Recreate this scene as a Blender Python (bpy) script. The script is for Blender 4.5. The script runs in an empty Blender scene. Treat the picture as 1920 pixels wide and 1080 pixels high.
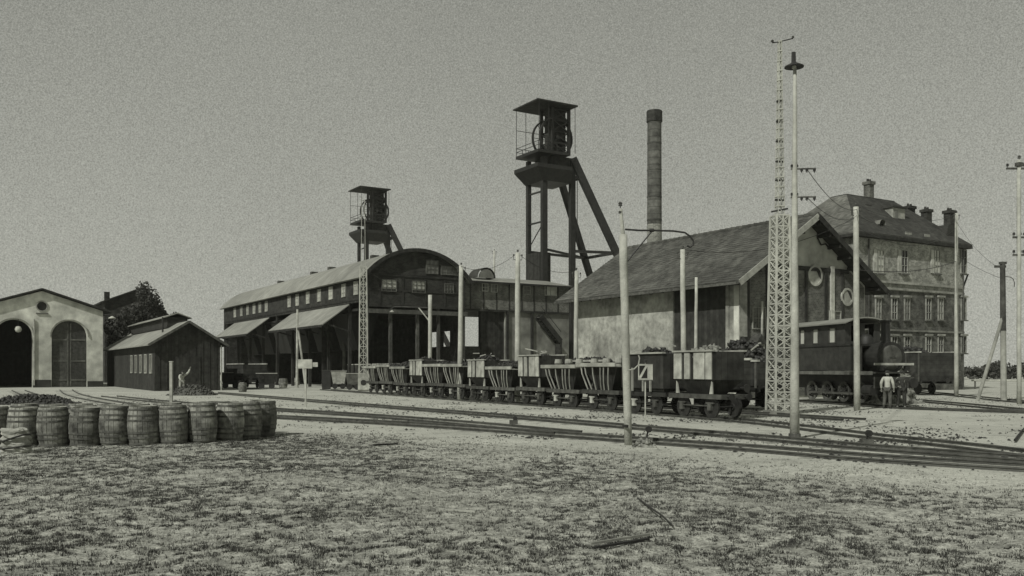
import bpy, math, random
import numpy as np
from mathutils import Vector, Matrix
random.seed(7); rng = np.random.default_rng(11)
S = bpy.context.scene
C = S.collection
R = math.radians
PI = math.pi

# ---------------------------------------------------------------- camera
EYE = 1.7; FOC = 1700.0; HZ = 692.0
cam = bpy.data.cameras.new('camera'); cam_o = bpy.data.objects.new('camera', cam); C.objects.link(cam_o)
cam_o.location = (0, 0, EYE); cam_o.rotation_euler = (R(90), 0, 0)
cam.sensor_width = 36; cam.lens = 36*FOC/1920; cam.shift_y = (HZ-540)/1920
cam.clip_start = 0.1; cam.clip_end = 4000
S.camera = cam_o

# ---------------------------------------------------------------- light
SUN_AZ = Vector((-0.60, -0.80, 0)).normalized(); SUN_EL = R(43)
sun_dir = Vector((SUN_AZ.x*math.cos(SUN_EL), SUN_AZ.y*math.cos(SUN_EL), math.sin(SUN_EL)))
w = bpy.data.worlds.new('World'); S.world = w; w.use_nodes = True
nt = w.node_tree; nt.nodes.clear()
sky = nt.nodes.new('ShaderNodeTexSky'); sky.sky_type = 'NISHITA'; sky.sun_disc = False
sky.sun_elevation = SUN_EL; sky.sun_rotation = math.atan2(SUN_AZ.x, SUN_AZ.y)
bw = nt.nodes.new('ShaderNodeRGBToBW'); nt.links.new(sky.outputs[0], bw.inputs[0])
mr = nt.nodes.new('ShaderNodeMath'); mr.operation = 'MULTIPLY_ADD'; nt.links.new(bw.outputs[0], mr.inputs[0])
mr.inputs[1].default_value = 0.10; mr.inputs[2].default_value = 3.05
# thin even overcast veil: a little large scale and fine mottling in the cloud sheet
tc = nt.nodes.new('ShaderNodeTexCoord')
n1 = nt.nodes.new('ShaderNodeTexNoise'); n1.inputs['Scale'].default_value = 2.2; n1.inputs['Detail'].default_value = 3
n2 = nt.nodes.new('ShaderNodeTexNoise'); n2.inputs['Scale'].default_value = 720; n2.inputs['Detail'].default_value = 1.5; n2.inputs['Roughness'].default_value = .7
nt.links.new(tc.outputs['Generated'], n1.inputs['Vector']); nt.links.new(tc.outputs['Generated'], n2.inputs['Vector'])
a1 = nt.nodes.new('ShaderNodeMath'); a1.operation = 'MULTIPLY_ADD'; nt.links.new(n1.outputs[0], a1.inputs[0]); a1.inputs[1].default_value = .24; a1.inputs[2].default_value = .22
a2 = nt.nodes.new('ShaderNodeMath'); a2.operation = 'MULTIPLY_ADD'; nt.links.new(n2.outputs[0], a2.inputs[0]); a2.inputs[1].default_value = 1.35; nt.links.new(a1.outputs[0], a2.inputs[2])
a3 = nt.nodes.new('ShaderNodeMath'); a3.operation = 'MULTIPLY'; nt.links.new(mr.outputs[0], a3.inputs[0]); nt.links.new(a2.outputs[0], a3.inputs[1])
sp_ = nt.nodes.new('ShaderNodeSeparateXYZ'); nt.links.new(tc.outputs['Generated'], sp_.inputs[0])
mg = nt.nodes.new('ShaderNodeMapRange'); nt.links.new(sp_.outputs[2], mg.inputs[0])
for i_, v_ in zip((1, 2, 3, 4), (0, .45, 1.11, .77)): mg.inputs[i_].default_value = v_
a4 = nt.nodes.new('ShaderNodeMath'); a4.operation = 'MULTIPLY'; nt.links.new(a3.outputs[0], a4.inputs[0]); nt.links.new(mg.outputs[0], a4.inputs[1])
cm = nt.nodes.new('ShaderNodeVectorMath'); cm.operation = 'SCALE'; cm.inputs[0].default_value = (1.0, 1.015, .90); nt.links.new(a4.outputs[0], cm.inputs['Scale'])
bg = nt.nodes.new('ShaderNodeBackground'); nt.links.new(cm.outputs[0], bg.inputs['Color']); bg.inputs['Strength'].default_value = 0.10
wo = nt.nodes.new('ShaderNodeOutputWorld'); nt.links.new(bg.outputs[0], wo.inputs[0])
sl = bpy.data.lights.new('sun', 'SUN'); sl.energy = 3.3; sl.angle = R(0.7); sl.color = (1, .985, .93)
so = bpy.data.objects.new('sun', sl); C.objects.link(so); so.rotation_euler = sun_dir.to_track_quat('Z', 'Y').to_euler()
S.view_settings.view_transform = 'Standard'; S.view_settings.look = 'None'
S.view_settings.exposure = 0.0; S.view_settings.gamma = 1.0; S.view_settings.use_curve_mapping = False
S.render.engine = 'CYCLES'

# ---------------------------------------------------------------- place helpers
YA = math.atan2(.522, .853)                      # the yard's buildings all stand on one bearing
E2 = Vector((math.cos(YA), math.sin(YA), 0)); E1 = Vector((-math.sin(YA), math.cos(YA), 0))
def G(px, py):                                   # a spot on the ground
    y = FOC*EYE/(py-HZ); return Vector(((px-960)/FOC*y, y, 0))
def W(px, py, y): return Vector(((px-960)/FOC*y, y, (HZ-py)/FOC*y+EYE))
def Z(py, y): return (HZ-py)/FOC*y+EYE
def at(px, y): return Vector(((px-960)/FOC*y, y, 0))
def solve(loc, px, along, off=Vector((0, 0, 0))):
    p = loc+off; r = (px-960)/FOC
    return (r*p.y-p.x)/(along.x-r*along.y)

# ---------------------------------------------------------------- mesh builder
class MB:
    def __init__(s): s.v = []; s.f = []
    def add(s, vs, fs):
        b = len(s.v); s.v += [tuple(v) for v in vs]; s.f += [tuple(b+i for i in f) for f in fs]; return s
    def box(s, x0, x1, y0, y1, z0, z1):
        return s.add([(x0,y0,z0),(x1,y0,z0),(x1,y1,z0),(x0,y1,z0),(x0,y0,z1),(x1,y0,z1),(x1,y1,z1),(x0,y1,z1)],
                     [(3,2,1,0),(4,5,6,7),(0,1,5,4),(1,2,6,5),(2,3,7,6),(3,0,4,7)])
    def beam(s, p, q, a, b=None, up=(0,0,1)):
        p = Vector(p); q = Vector(q); b = b or a; d = (q-p).normalized(); up = Vector(up)
        if abs(d.dot(up)) > .98: up = Vector((1,0,0))
        x = d.cross(up).normalized(); y = x.cross(d).normalized()
        vs = [c+x*i*a/2+y*j*b/2 for c in (p, q) for i, j in ((-1,-1),(1,-1),(1,1),(-1,1))]
        return s.add(vs, [(0,1,2,3),(7,6,5,4),(0,4,5,1),(1,5,6,2),(2,6,7,3),(3,7,4,0)])
    def tube(s, p, q, r, r2=None, n=8, cap=True):
        return s.path([p, q], [r, r if r2 is None else r2], n, cap)
    def path(s, pts, r, n=6, cap=True):
        pts = [Vector(p) for p in pts]; rs = r if isinstance(r, (list, tuple)) else [r]*len(pts)
        b = len(s.v); vs = []; fs = []
        ref = None
        for i, p in enumerate(pts):
            d = (pts[min(i+1, len(pts)-1)]-pts[max(i-1, 0)]).normalized()
            if ref is None: ref = Vector((0,0,1)) if abs(d.z) < .9 else Vector((1,0,0))
            x = d.cross(ref).normalized(); y = x.cross(d).normalized(); ref = y
            for k in range(n):
                a = 2*PI*k/n; vs.append(p+x*math.cos(a)*rs[i]+y*math.sin(a)*rs[i])
        for i in range(len(pts)-1):
            for k in range(n):
                fs.append((i*n+k, (i+1)*n+k, (i+1)*n+(k+1)%n, i*n+(k+1)%n))
        if cap: fs.append(tuple(range(n))); fs.append(tuple((len(pts)-1)*n+k for k in range(n-1, -1, -1)))
        return s.add(vs, fs)
    def lathe(s, prof, n=16, c=(0,0,0), M=None, a0=0, a1=2*PI):
        c = Vector(c); vs = []; fs = []; full = abs(a1-a0-2*PI) < 1e-6; m = n if full else n+1
        for r, z in prof:
            for k in range(m):
                a = a0+(a1-a0)*k/n; v = Vector((r*math.cos(a), r*math.sin(a), z))
                if M: v = M @ v
                vs.append(v+c)
        for i in range(len(prof)-1):
            for k in range(n):
                k2 = (k+1) % m
                fs.append((i*m+k, i*m+k2, (i+1)*m+k2, (i+1)*m+k))
        return s.add(vs, fs)
    def prism(s, pts, f0, f1):                   # 2-d outline (may be concave) carried from f0(u,v) to f1(u,v)
        n = len(pts); vs = [f0(*p) for p in pts]+[f1(*p) for p in pts]
        fs = [tuple(range(n)), tuple(range(2*n-1, n-1, -1))]+[(i, n+i, n+(i+1)%n, (i+1)%n) for i in range(n)]
        return s.add(vs, fs)
    def disc(s, c, r, axis, t=.02, n=16):
        c = Vector(c); a = Vector(axis).normalized(); return s.tube(c-a*t/2, c+a*t/2, r, r, n)
    def ring(s, c, r, w_, axis, t=.05, n=20):
        a = Vector(axis).normalized(); M = a.to_track_quat('Z', 'Y').to_matrix()
        return s.lathe([(r-w_, -t/2), (r, -t/2), (r, t/2), (r-w_, t/2), (r-w_, -t/2)], n, c, M)
    def slab(s, a, b, c, d, t):                  # four corners, thickness t downwards
        vs = [Vector(p) for p in (a, b, c, d)]; dn = Vector((0, 0, -t))
        return s.add(vs+[p+dn for p in vs], [(0,1,2,3),(7,6,5,4),(0,4,5,1),(1,5,6,2),(2,6,7,3),(3,7,4,0)])
    def mesh(s, name, smooth=False):
        me = bpy.data.meshes.new(name); me.from_pydata(s.v, [], s.f)
        if smooth: me.polygons.foreach_set('use_smooth', [True]*len(me.polygons))
        me.update(); return me

def tag(o, label=None, cat=None, group=None, kind=None):
    for k, v in (('label', label), ('category', cat), ('group', group), ('kind', kind)):
        if v: o[k] = v
    return o
def thing(name, label, cat, loc=(0,0,0), rz=0, group=None):
    o = bpy.data.objects.new(name, None); C.objects.link(o); o.empty_display_size = .3
    o.location = loc; o.rotation_euler = (0, 0, rz); return tag(o, label, cat, group)
def part(name, mb, m, parent=None, smooth=False, label=None, loc=None, rot=None, kind=None):
    me = mb if isinstance(mb, bpy.types.Mesh) else mb.mesh(name, smooth)
    if m and not me.materials: me.materials.append(m)
    o = bpy.data.objects.new(name, me); C.objects.link(o); o.parent = parent
    if loc is not None: o.location = loc
    if rot is not None: o.rotation_euler = rot
    if label: o['label'] = label
    if kind: o['kind'] = kind
    return o
def kids(o): return [c for c in ALLK.get(o.name, [])]
def dup(root, loc, rz, label, scale=None):
    r = root.copy(); C.objects.link(r); r.location = loc; r.rotation_euler = (0, 0, rz); r['label'] = label
    if scale: r.scale = (scale,)*3
    for ch in list(root.children):
        c = ch.copy(); C.objects.link(c); c.parent = r
        for g in list(ch.children):
            d = g.copy(); C.objects.link(d); d.parent = c
    return r
def npmesh(name, verts, tris, smooth=False):
    me = bpy.data.meshes.new(name); nv = len(verts); nf = len(tris)
    me.vertices.add(nv); me.vertices.foreach_set('co', np.asarray(verts, np.float32).ravel())
    k = tris.shape[1]
    me.loops.add(nf*k); me.loops.foreach_set('vertex_index', np.asarray(tris, np.int32).ravel())
    me.polygons.add(nf); me.polygons.foreach_set('loop_start', np.arange(0, nf*k, k, dtype=np.int32))
    me.polygons.foreach_set('loop_total', np.full(nf, k, np.int32))
    if smooth: me.polygons.foreach_set('use_smooth', np.ones(nf, bool))
    me.update(calc_edges=True); me.validate(); return me

# ---------------------------------------------------------------- materials
TINT = (1.0, 1.02, .90)
def col(v): return (v*TINT[0], v*TINT[1], v*TINT[2], 1)
def mat(name, lo, hi, scale=2.0, rough=.85, bump=.25, spec=.25, pattern=None, ps=1.0, pd=.6, big=.35, metal=0, rnd=0, bscale=None):
    m = bpy.data.materials.new(name); m.use_nodes = True; t = m.node_tree; N = t.nodes; L = t.links; N.clear()
    out = N.new('ShaderNodeOutputMaterial'); b = N.new('ShaderNodeBsdfPrincipled'); L.new(b.outputs[0], out.inputs[0])
    b.inputs['Roughness'].default_value = rough; b.inputs['Specular IOR Level'].default_value = spec; b.inputs['Metallic'].default_value = metal
    tcn = N.new('ShaderNodeTexCoord')
    def noise(sc, det=6, ro=.62, vec=None):
        n = N.new('ShaderNodeTexNoise'); n.inputs['Scale'].default_value = sc; n.inputs['Detail'].default_value = det; n.inputs['Roughness'].default_value = ro
        L.new(vec or tcn.outputs['Object'], n.inputs['Vector']); return n.outputs[0]
    def rng_(x, a, b_, c, d):
        n = N.new('ShaderNodeMapRange'); L.new(x, n.inputs[0])
        for i, v in zip((1, 2, 3, 4), (a, b_, c, d)): n.inputs[i].default_value = v
        return n.outputs[0]
    def math_(op, x, y):
        n = N.new('ShaderNodeMath'); n.operation = op
        for i, v in enumerate((x, y)):
            if isinstance(v, (int, float)): n.inputs[i].default_value = v
            else: L.new(v, n.inputs[i])
        return n.outputs[0]
    base = rng_(noise(scale), .32, .68, lo, hi)
    bigf = rng_(noise(scale*.13, 3), .3, .7, 1-big, 1+big*.5)
    val = math_('MULTIPLY', base, bigf); hgt = noise(scale*6 if bscale is None else bscale, 4)
    if pattern:
        sep = N.new('ShaderNodeSeparateXYZ'); L.new(tcn.outputs['Object'], sep.inputs[0])
        xy = math_('ADD', sep.outputs[0], sep.outputs[1])
        if pattern == 'brick' or pattern == 'tile':
            cb = N.new('ShaderNodeCombineXYZ'); L.new(xy, cb.inputs[0]); L.new(sep.outputs[2], cb.inputs[1])
            bt = N.new('ShaderNodeTexBrick'); L.new(cb.outputs[0], bt.inputs['Vector']); bt.inputs['Scale'].default_value = ps
            bt.inputs['Color1'].default_value = (1.15,)*3+(1,); bt.inputs['Color2'].default_value = (.6,)*3+(1,)
            bt.inputs['Mortar'].default_value = ((1-pd),)*3+(1,) if pattern == 'tile' else ((1+pd),)*3+(1,)
            bt.inputs['Mortar Size'].default_value = .018
            fac = N.new('ShaderNodeRGBToBW'); L.new(bt.outputs['Color'], fac.inputs[0]); val = math_('MULTIPLY', val, fac.outputs[0])
            hgt = math_('ADD', hgt, math_('MULTIPLY', bt.outputs['Fac'], -1.0))
        if pattern in ('plank', 'hplank', 'corr'):
            src = xy if pattern != 'hplank' else sep.outputs[2]
            if pattern == 'corr': src = sep.outputs[1]
            fr = math_('FRACT', math_('MULTIPLY', src, ps), 0)
            idn = N.new('ShaderNodeTexWhiteNoise'); idn.noise_dimensions = '1D'
            L.new(math_('FLOOR', math_('MULTIPLY', src, ps), 0), idn.inputs['W'])
            val = math_('MULTIPLY', val, rng_(idn.outputs['Value'], 0, 1, 1-pd*.5, 1+pd*.3))
            edge = rng_(math_('ABSOLUTE', math_('SUBTRACT', fr, .5), 0), .44, .5, 1, 1-pd)
            val = math_('MULTIPLY', val, edge); hgt = math_('ADD', hgt, edge)
    if rnd:
        oi = N.new('ShaderNodeObjectInfo'); val = math_('MULTIPLY', val, rng_(oi.outputs['Random'], 0, 1, 1-rnd, 1+rnd))
    cmb = N.new('ShaderNodeVectorMath'); cmb.operation = 'SCALE'; cmb.inputs[0].default_value = TINT; L.new(val, cmb.inputs['Scale'])
    L.new(cmb.outputs[0], b.inputs['Base Color'])
    if bump:
        bp = N.new('ShaderNodeBump'); bp.inputs['Strength'].default_value = bump; bp.inputs['Distance'].default_value = .03
        L.new(hgt, bp.inputs['Height']); L.new(bp.outputs[0], b.inputs['Normal'])
    return m
M = {}
M['plaster'] = mat('lime_plaster', .20, .42, 2.2, big=.55, bump=.7)
M['gable_plaster'] = mat('gable_plaster', .38, .62, 1.4, big=.4, bump=.5)
M['frame_grey'] = mat('weathered_window_frame', .18, .34, 3)
M['plaster_grey'] = mat('grey_plaster', .13, .30, .9, big=.5)
M['white_wash'] = mat('whitewashed_wall', .42, .74, 1.3, big=.6)
M['brick_dark'] = mat('sooty_brick', .018, .06, 1.5, pattern='brick', ps=2.2, pd=.5)
M['brick_mid'] = mat('weathered_brick', .08, .20, 1.0, pattern='brick', ps=2.6, pd=.5, big=.5)
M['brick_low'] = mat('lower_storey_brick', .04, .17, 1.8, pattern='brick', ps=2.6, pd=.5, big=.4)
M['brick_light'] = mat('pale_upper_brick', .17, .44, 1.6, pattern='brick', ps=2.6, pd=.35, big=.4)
M['chimney'] = mat('chimney_brick', .05, .17, 1.2, pattern='hplank', ps=1.1, pd=.7, big=.6)
M['chimney_pale'] = mat('chimney_foot_brick', .2, .3, .7, pattern='brick', ps=1.4, pd=.4)
M['tile'] = mat('roof_tile', .07, .14, 1.6, pattern='tile', ps=1.5, pd=.5, big=.35)
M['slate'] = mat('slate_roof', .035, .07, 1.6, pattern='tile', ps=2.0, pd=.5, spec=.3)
M['slate_sunlit'] = mat('sunlit_slope_slate', .10, .17, 1.6, pattern='tile', ps=2.0, pd=.4)  # slate coloured paler so that the left office slope looks sunlit
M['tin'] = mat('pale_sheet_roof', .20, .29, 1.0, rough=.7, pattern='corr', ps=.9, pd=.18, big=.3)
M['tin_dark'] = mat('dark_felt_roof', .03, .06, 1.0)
M['timber'] = mat('dark_timber', .018, .05, 2.5, pattern='plank', ps=4, pd=.5)
M['timber_h'] = mat('dark_boarding', .02, .055, 2.5, pattern='hplank', ps=4, pd=.5)
M['timber_mid'] = mat('weathered_timber', .07, .16, 3)
M['timber_pale'] = mat('pale_timber', .22, .36, 3, rnd=.15)
M['iron'] = mat('sooty_iron', .012, .03, 3, rough=.6, spec=.4)
M['iron_mid'] = mat('dusty_iron', .04, .10, 4, rough=.7, rnd=.3)
M['paint_white'] = mat('dirty_white_paint', .30, .52, 4, rough=.7, big=.5, rnd=.12)
M['pole'] = mat('concrete_pole', .34, .48, 5, rough=.9, big=.35, bump=.7, rnd=.05)
M['pole_dark'] = mat('tarred_pole', .03, .09, 3)
M['pane'] = mat('sky_reflection_pane', .42, .58, 1.5, rough=.35, bump=0, spec=.5)  # sky reflected in the glass is painted in as a pale colour
M['pane_dim'] = mat('grey_window_pane', .10, .2, 1.5, rough=.3, bump=0, spec=.5)  # mid-grey panes, between the pale and the dark ones
M['pane_dark'] = mat('dark_window_glass', .015, .03, 1.5, rough=.15, bump=0, spec=.5)
M['steel'] = mat('worn_rail', .05, .11, 6, rough=.55, spec=.5, metal=.3)
M['sleeper'] = mat('dust_covered_sleeper', .16, .34, 5, rnd=.3)
M['coal'] = mat('coal', .01, .04, 6, rough=.6, spec=.4)
M['ore'] = mat('pale_rubble', .10, .30, 6)
M['stave'] = mat('barrel_stave', .08, .38, 5, pattern=None, big=.7, rnd=.35)
M['barrel_head'] = mat('barrel_head_wood', .16, .36, 5, rnd=.2)
M['hoop'] = mat('barrel_hoop', .06, .15, 8, rough=.6)
M['leaf'] = mat('tree_leaves', .03, .08, 1.5, bump=0)
M['bark'] = mat('bark', .04, .09, 6)
M['skin'] = mat('skin', .22, .28, 8, bump=0)
M['shirt'] = mat('pale_shirt', .40, .52, 12)
M['cloth_dark'] = mat('dark_work_clothes', .025, .05, 12)
M['trousers'] = mat('grey_work_trousers', .07, .12, 12)
M['canvas'] = mat('pale_canvas', .26, .42, 6, big=.3)
M['mast'] = mat('pale_mast_paint', .38, .50, 5, bump=0)
M['loco'] = mat('sooty_black_paint', .018, .045, 3, rough=.55, spec=.4)
M['black'] = mat('black_paint', .015, .02, 6, bump=0)
# ================================================================ GROUND
def vnoise(x, y, sc, seed):
    r = np.random.default_rng(seed); g = r.random((256, 256)); u = x*sc+97.3; v = y*sc+41.7
    i = np.floor(u).astype(int); j = np.floor(v).astype(int); fu = u-i; fv = v-j
    fu = fu*fu*(3-2*fu); fv = fv*fv*(3-2*fv); i0 = i % 256; j0 = j % 256; i1 = (i+1) % 256; j1 = (j+1) % 256
    return (g[i0, j0]*(1-fu)+g[i1, j0]*fu)*(1-fv)+(g[i0, j1]*(1-fu)+g[i1, j1]*fu)*fv
def fbm(x, y, sc, seed, o=4):
    t = 0; a = 1; s = 0
    for k in range(o): t = t+a*vnoise(x, y, sc*2**k, seed+k); s += a; a *= .5
    return t/s
def gh(x, y):
    x = np.asarray(x, float); y = np.asarray(y, float)
    fade = np.clip((23.1-.955*x-y-.6)/2.5, 0, 1)*np.clip((24-y)/3, 0, 1)   # flat where the rails run
    return fade*((fbm(x, y, .35, 5)-.5)*.16+(fbm(x, y, 2.2, 9)-.5)*.10)-.004*(1-fade)
gx = np.concatenate([np.linspace(-900, -60, 15), np.linspace(-50, -18, 17), np.arange(-16, 16, .14), np.linspace(16.5, 60, 22), np.linspace(80, 900, 15)])
gy = np.concatenate([np.linspace(-40, 3, 12), np.arange(4, 26, .14), np.linspace(27, 120, 60), np.linspace(140, 1800, 20)])
XX, YY = np.meshgrid(gx, gy); ZZ = gh(XX, YY)
nx = len(gx); ny = len(gy)
vs = np.stack([XX.ravel(), YY.ravel(), ZZ.ravel()], 1)
ii, jj = np.meshgrid(np.arange(nx-1), np.arange(ny-1)); a = (jj*nx+ii).ravel()
gme = npmesh('ground', vs, np.stack([a, a+1, a+nx+1, a+nx], 1), True)
def ground_mat():
    m = bpy.data.materials.new('trodden_dust'); m.use_nodes = True; t = m.node_tree; N = t.nodes; L = t.links
    b = N['Principled BSDF']; b.inputs['Roughness'].default_value = .95; b.inputs['Specular IOR Level'].default_value = .1
    tcn = N.new('ShaderNodeTexCoord')
    def noise(sc, det, ro=.6, sx=1, sy=1):
        mp = N.new('ShaderNodeMapping'); mp.inputs['Scale'].default_value = (sx, sy, 1); L.new(tcn.outputs['Object'], mp.inputs[0])
        n = N.new('ShaderNodeTexNoise'); n.inputs['Scale'].default_value = sc; n.inputs['Detail'].default_value = det; n.inputs['Roughness'].default_value = ro
        L.new(mp.outputs[0], n.inputs['Vector']); return n.outputs[0]
    def mrg(x, a, b_, c, d):
        n = N.new('ShaderNodeMapRange'); L.new(x, n.inputs[0])
        for i, v in zip((1, 2, 3, 4), (a, b_, c, d)): n.inputs[i].default_value = v
        return n.outputs[0]
    def mul(x, y):
        n = N.new('ShaderNodeMath'); n.operation = 'MULTIPLY'; L.new(x, n.inputs[0]); L.new(y, n.inputs[1]); return n.outputs[0]
    f = mrg(noise(9, 6, .7), .3, .7, .34, .50)
    f = mul(f, mrg(noise(.22, 4, .6), .3, .7, .86, 1.1))
    f = mul(f, mrg(noise(1.1, 7, .75), .50, .66, 1.0, .66))
    f = mul(f, mrg(noise(28, 3, .7), .35, .52, .62, 1.05))
    # thin turf takes over from the trodden dust a few metres in front of the rails
    sp = N.new('ShaderNodeSeparateXYZ'); L.new(tcn.outputs['Object'], sp.inputs[0])
    def m2(op, x, y):
        n = N.new('ShaderNodeMath'); n.operation = op
        for i, q in enumerate((x, y)):
            if isinstance(q, (int, float)): n.inputs[i].default_value = q
            else: L.new(q, n.inputs[i])
        return n.outputs[0]
    dr = m2('SUBTRACT', m2('SUBTRACT', 23.1, m2('MULTIPLY', sp.outputs[0], .955)), sp.outputs[1])
    dr = m2('ADD', dr, m2('MULTIPLY', noise(.45, 4), 5.0))
    turf = mrg(dr, 5.0, 9.5, 0, 1)
    tv = mul(mrg(noise(5.5, 5, .75), .38, .58, .52, 1.1), mrg(noise(38, 3, .7), .4, .55, .62, 1.05))
    f = mul(f, m2('SUBTRACT', 1.0, mul(turf, m2('SUBTRACT', 1.0, tv))))
    v = N.new('ShaderNodeVectorMath'); v.operation = 'SCALE'; v.inputs[0].default_value = TINT; L.new(f, v.inputs['Scale']); L.new(v.outputs[0], b.inputs['Base Color'])
    bp = N.new('ShaderNodeBump'); bp.inputs['Strength'].default_value = .6; bp.inputs['Distance'].default_value = .03
    L.new(noise(14, 5, .7), bp.inputs['Height']); L.new(bp.outputs[0], b.inputs['Normal']); return m
g = part('ground', gme, ground_mat()); g['kind'] = 'structure'

# ---------------------------------------------------------------- grass and weeds
def dist_rail(x, y): return (23.1-.955*x)-y      # metres (roughly) in front of the nearest rails
def tufts(name, label, n, m, hmin, hmax, wdt, blades, dens, seed, ymin=6.3, ymax=24, pw=1.0):
    r = np.random.default_rng(seed)
    u = r.random(n); y = (ymin**pw+(ymax**pw-ymin**pw)*u)**(1/pw); x = (r.random(n)*2-1)*(.62*y+1.0)
    keep = dens(x, y) > r.random(n); x = x[keep]; y = y[keep]; k = len(x); z = gh(x, y)
    B = blades; ang = r.random((k, B))*2*PI; lean = .3+r.random((k, B))*1.0; h = (hmin+(hmax-hmin)*r.random((k, 1))**1.6)*(.6+.5*r.random((k, B)))
    bx = x[:, None]+np.cos(ang)*.012; by = y[:, None]+np.sin(ang)*.012
    tx = bx+np.cos(ang)*h*np.sin(lean); ty = by+np.sin(ang)*h*np.sin(lean); tz = z[:, None]+h*np.cos(lean)
    wx = -np.sin(ang)*wdt/2; wy = np.cos(ang)*wdt/2; zz = np.repeat(z[:, None], B, 1)-.01
    V = np.stack([np.stack([bx-wx, by-wy, zz], -1), np.stack([bx+wx, by+wy, zz], -1), np.stack([tx, ty, tz], -1)], 2).reshape(-1, 3)
    F = np.arange(len(V)).reshape(-1, 3); me = npmesh(name, V, F)
    o = part(name, me, m); tag(o, label, 'grass', kind='stuff'); return o
def patch(x, y):
    rut = np.exp(-((y-(12.4-.33*x))/.55)**2)*(x > -2)     # a pale wheel rut crossing the weeds on the right
    band = np.clip(dist_rail(x, y)/4.5-.5, 0, 1)
    p = fbm(x, y, .30, 21, 3)*.5+fbm(x*1.0, y*1.0, 1.3, 33, 3)*.5
    p = np.clip((p-.375)*5.0, 0.16, 1); return p*band*(1-.85*rut)
def fine(x, y): return np.clip((fbm(x, y, 9.0, 51, 2)-.47)*11, 0.03, 1)
tufts('weed_tufts', 'low dark weeds matted in patches over the pale dust of the foreground', 520000, mat('weed', .032, .080, 6, bump=0), .012, .050, .013, 4, lambda x, y: patch(x, y)*fine(x, y), 1, pw=1.35)
tufts('dry_grass', 'thin dry pale grass blades scattered across the dusty foreground', 90000, mat('straw', .22, .36, 6, bump=0), .02, .06, .008, 4, lambda x, y: np.clip(dist_rail(x, y)/3-.1, 0, 1)*np.clip(fbm(x, y, .8, 77, 3)*2.2-.5, .05, 1), 2, pw=1.35)
tufts('sparse_weeds', 'sparse weeds growing in the dust between and beyond the tracks', 26000, M['leaf'], .03, .09, .02, 5, lambda x, y: np.clip((fbm(x, y, .5, 91, 3)-.52)*4, 0.01, 1), 3, ymin=17, ymax=60)
# clods and small stones
def clods():
    r = np.random.default_rng(4); n = 15000; u = r.random(n); y = 6.3+17*u**1.5; x = (r.random(n)*2-1)*(.62*y+1); k = dist_rail(x, y) > .5; x = x[k]; y = y[k]; n = len(x)
    s = .006+.02*r.random(n)**3; z = gh(x, y)+s*.3
    D = np.array([(1,0,0),(-1,0,0),(0,1,0),(0,-1,0),(0,0,.7),(0,0,-.7)], float)
    V = (np.stack([x, y, z], -1)[:, None, :]+D[None]*s[:, None, None]*(.6+.8*r.random((n, 6, 1)))).reshape(-1, 3)
    f = np.array([(0,2,4),(2,1,4),(1,3,4),(3,0,4),(2,0,5),(1,2,5),(3,1,5),(0,3,5)]); F = (f[None]+np.arange(n)[:, None, None]*6).reshape(-1, 3)
    tag(part('stones', npmesh('stones', V, F), M['ore']), 'small pale stones and clods strewn over the dusty foreground', 'stones', kind='stuff')
clods()
def spill():
    r = np.random.default_rng(14); n = 60000; y = 14+40*r.random(n)**1.3; x = (r.random(n)*2-1)*(.6*y+1); d = dist_rail(x, y)
    k = (d < .6)*(np.clip((fbm(x, y, .45, 61, 4)-.50)*7, .03, 1) > r.random(n)); k = k.astype(bool); x = x[k]; y = y[k]; n = len(x); s = .012+.045*r.random(n)**3
    D = np.array([(1,0,0),(-1,0,0),(0,1,0),(0,-1,0),(0,0,.7)], float); V = (np.stack([x, y, s*.1], -1)[:, None, :]+D[None]*s[:, None, None]*(.6+.8*r.random((n, 5, 1)))).reshape(-1, 3)
    f = np.array([(0,2,4),(2,1,4),(1,3,4),(3,0,4)]); F = (f[None]+np.arange(n)[:, None, None]*5).reshape(-1, 3)
    tag(part('spilled_coal', npmesh('spilled_coal', V, F), M['coal']), 'crumbs of coal and cinders spilled between and beside the tracks', 'coal', kind='stuff')
spill()

# ================================================================ RAILWAY TRACKS
def resample(pts, step):
    P = [Vector(p) for p in pts]; out = []
    Q = [P[0]*2-P[1]]+P+[P[-1]*2-P[-2]]
    for i in range(1, len(Q)-2):
        n = max(2, int((Q[i+1]-Q[i]).length/.25))
        for k in range(n):
            t = k/n; a, b, c, d = Q[i-1], Q[i], Q[i+1], Q[i+2]
            out.append(.5*((2*b)+(c-a)*t+(2*a-5*b+4*c-d)*t*t+(3*b-a-3*c+d)*t**3))
    out.append(P[-1]); L = [0]
    for i in range(1, len(out)): L.append(L[-1]+(out[i]-out[i-1]).length)
    n = max(2, int(L[-1]/step)); res = []; j = 0
    for k in range(n+1):
        s = L[-1]*k/n
        while j < len(L)-2 and L[j+1] < s: j += 1
        t = (s-L[j])/max(1e-6, L[j+1]-L[j]); res.append(out[j].lerp(out[j+1], min(1, max(0, t))))
    return res
RP = [(-.055, 0), (.055, 0), (.055, .014), (.012, .03), (.012, .085), (.03, .095), (.03, .12), (-.03, .12), (-.03, .095), (-.012, .085), (-.012, .03), (-.055, .014)]
sleeper_me = MB().box(-.78, .78, -.11, .11, -.10, .035).mesh('sleeper'); sleeper_me.materials.append(M['sleeper'])
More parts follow.
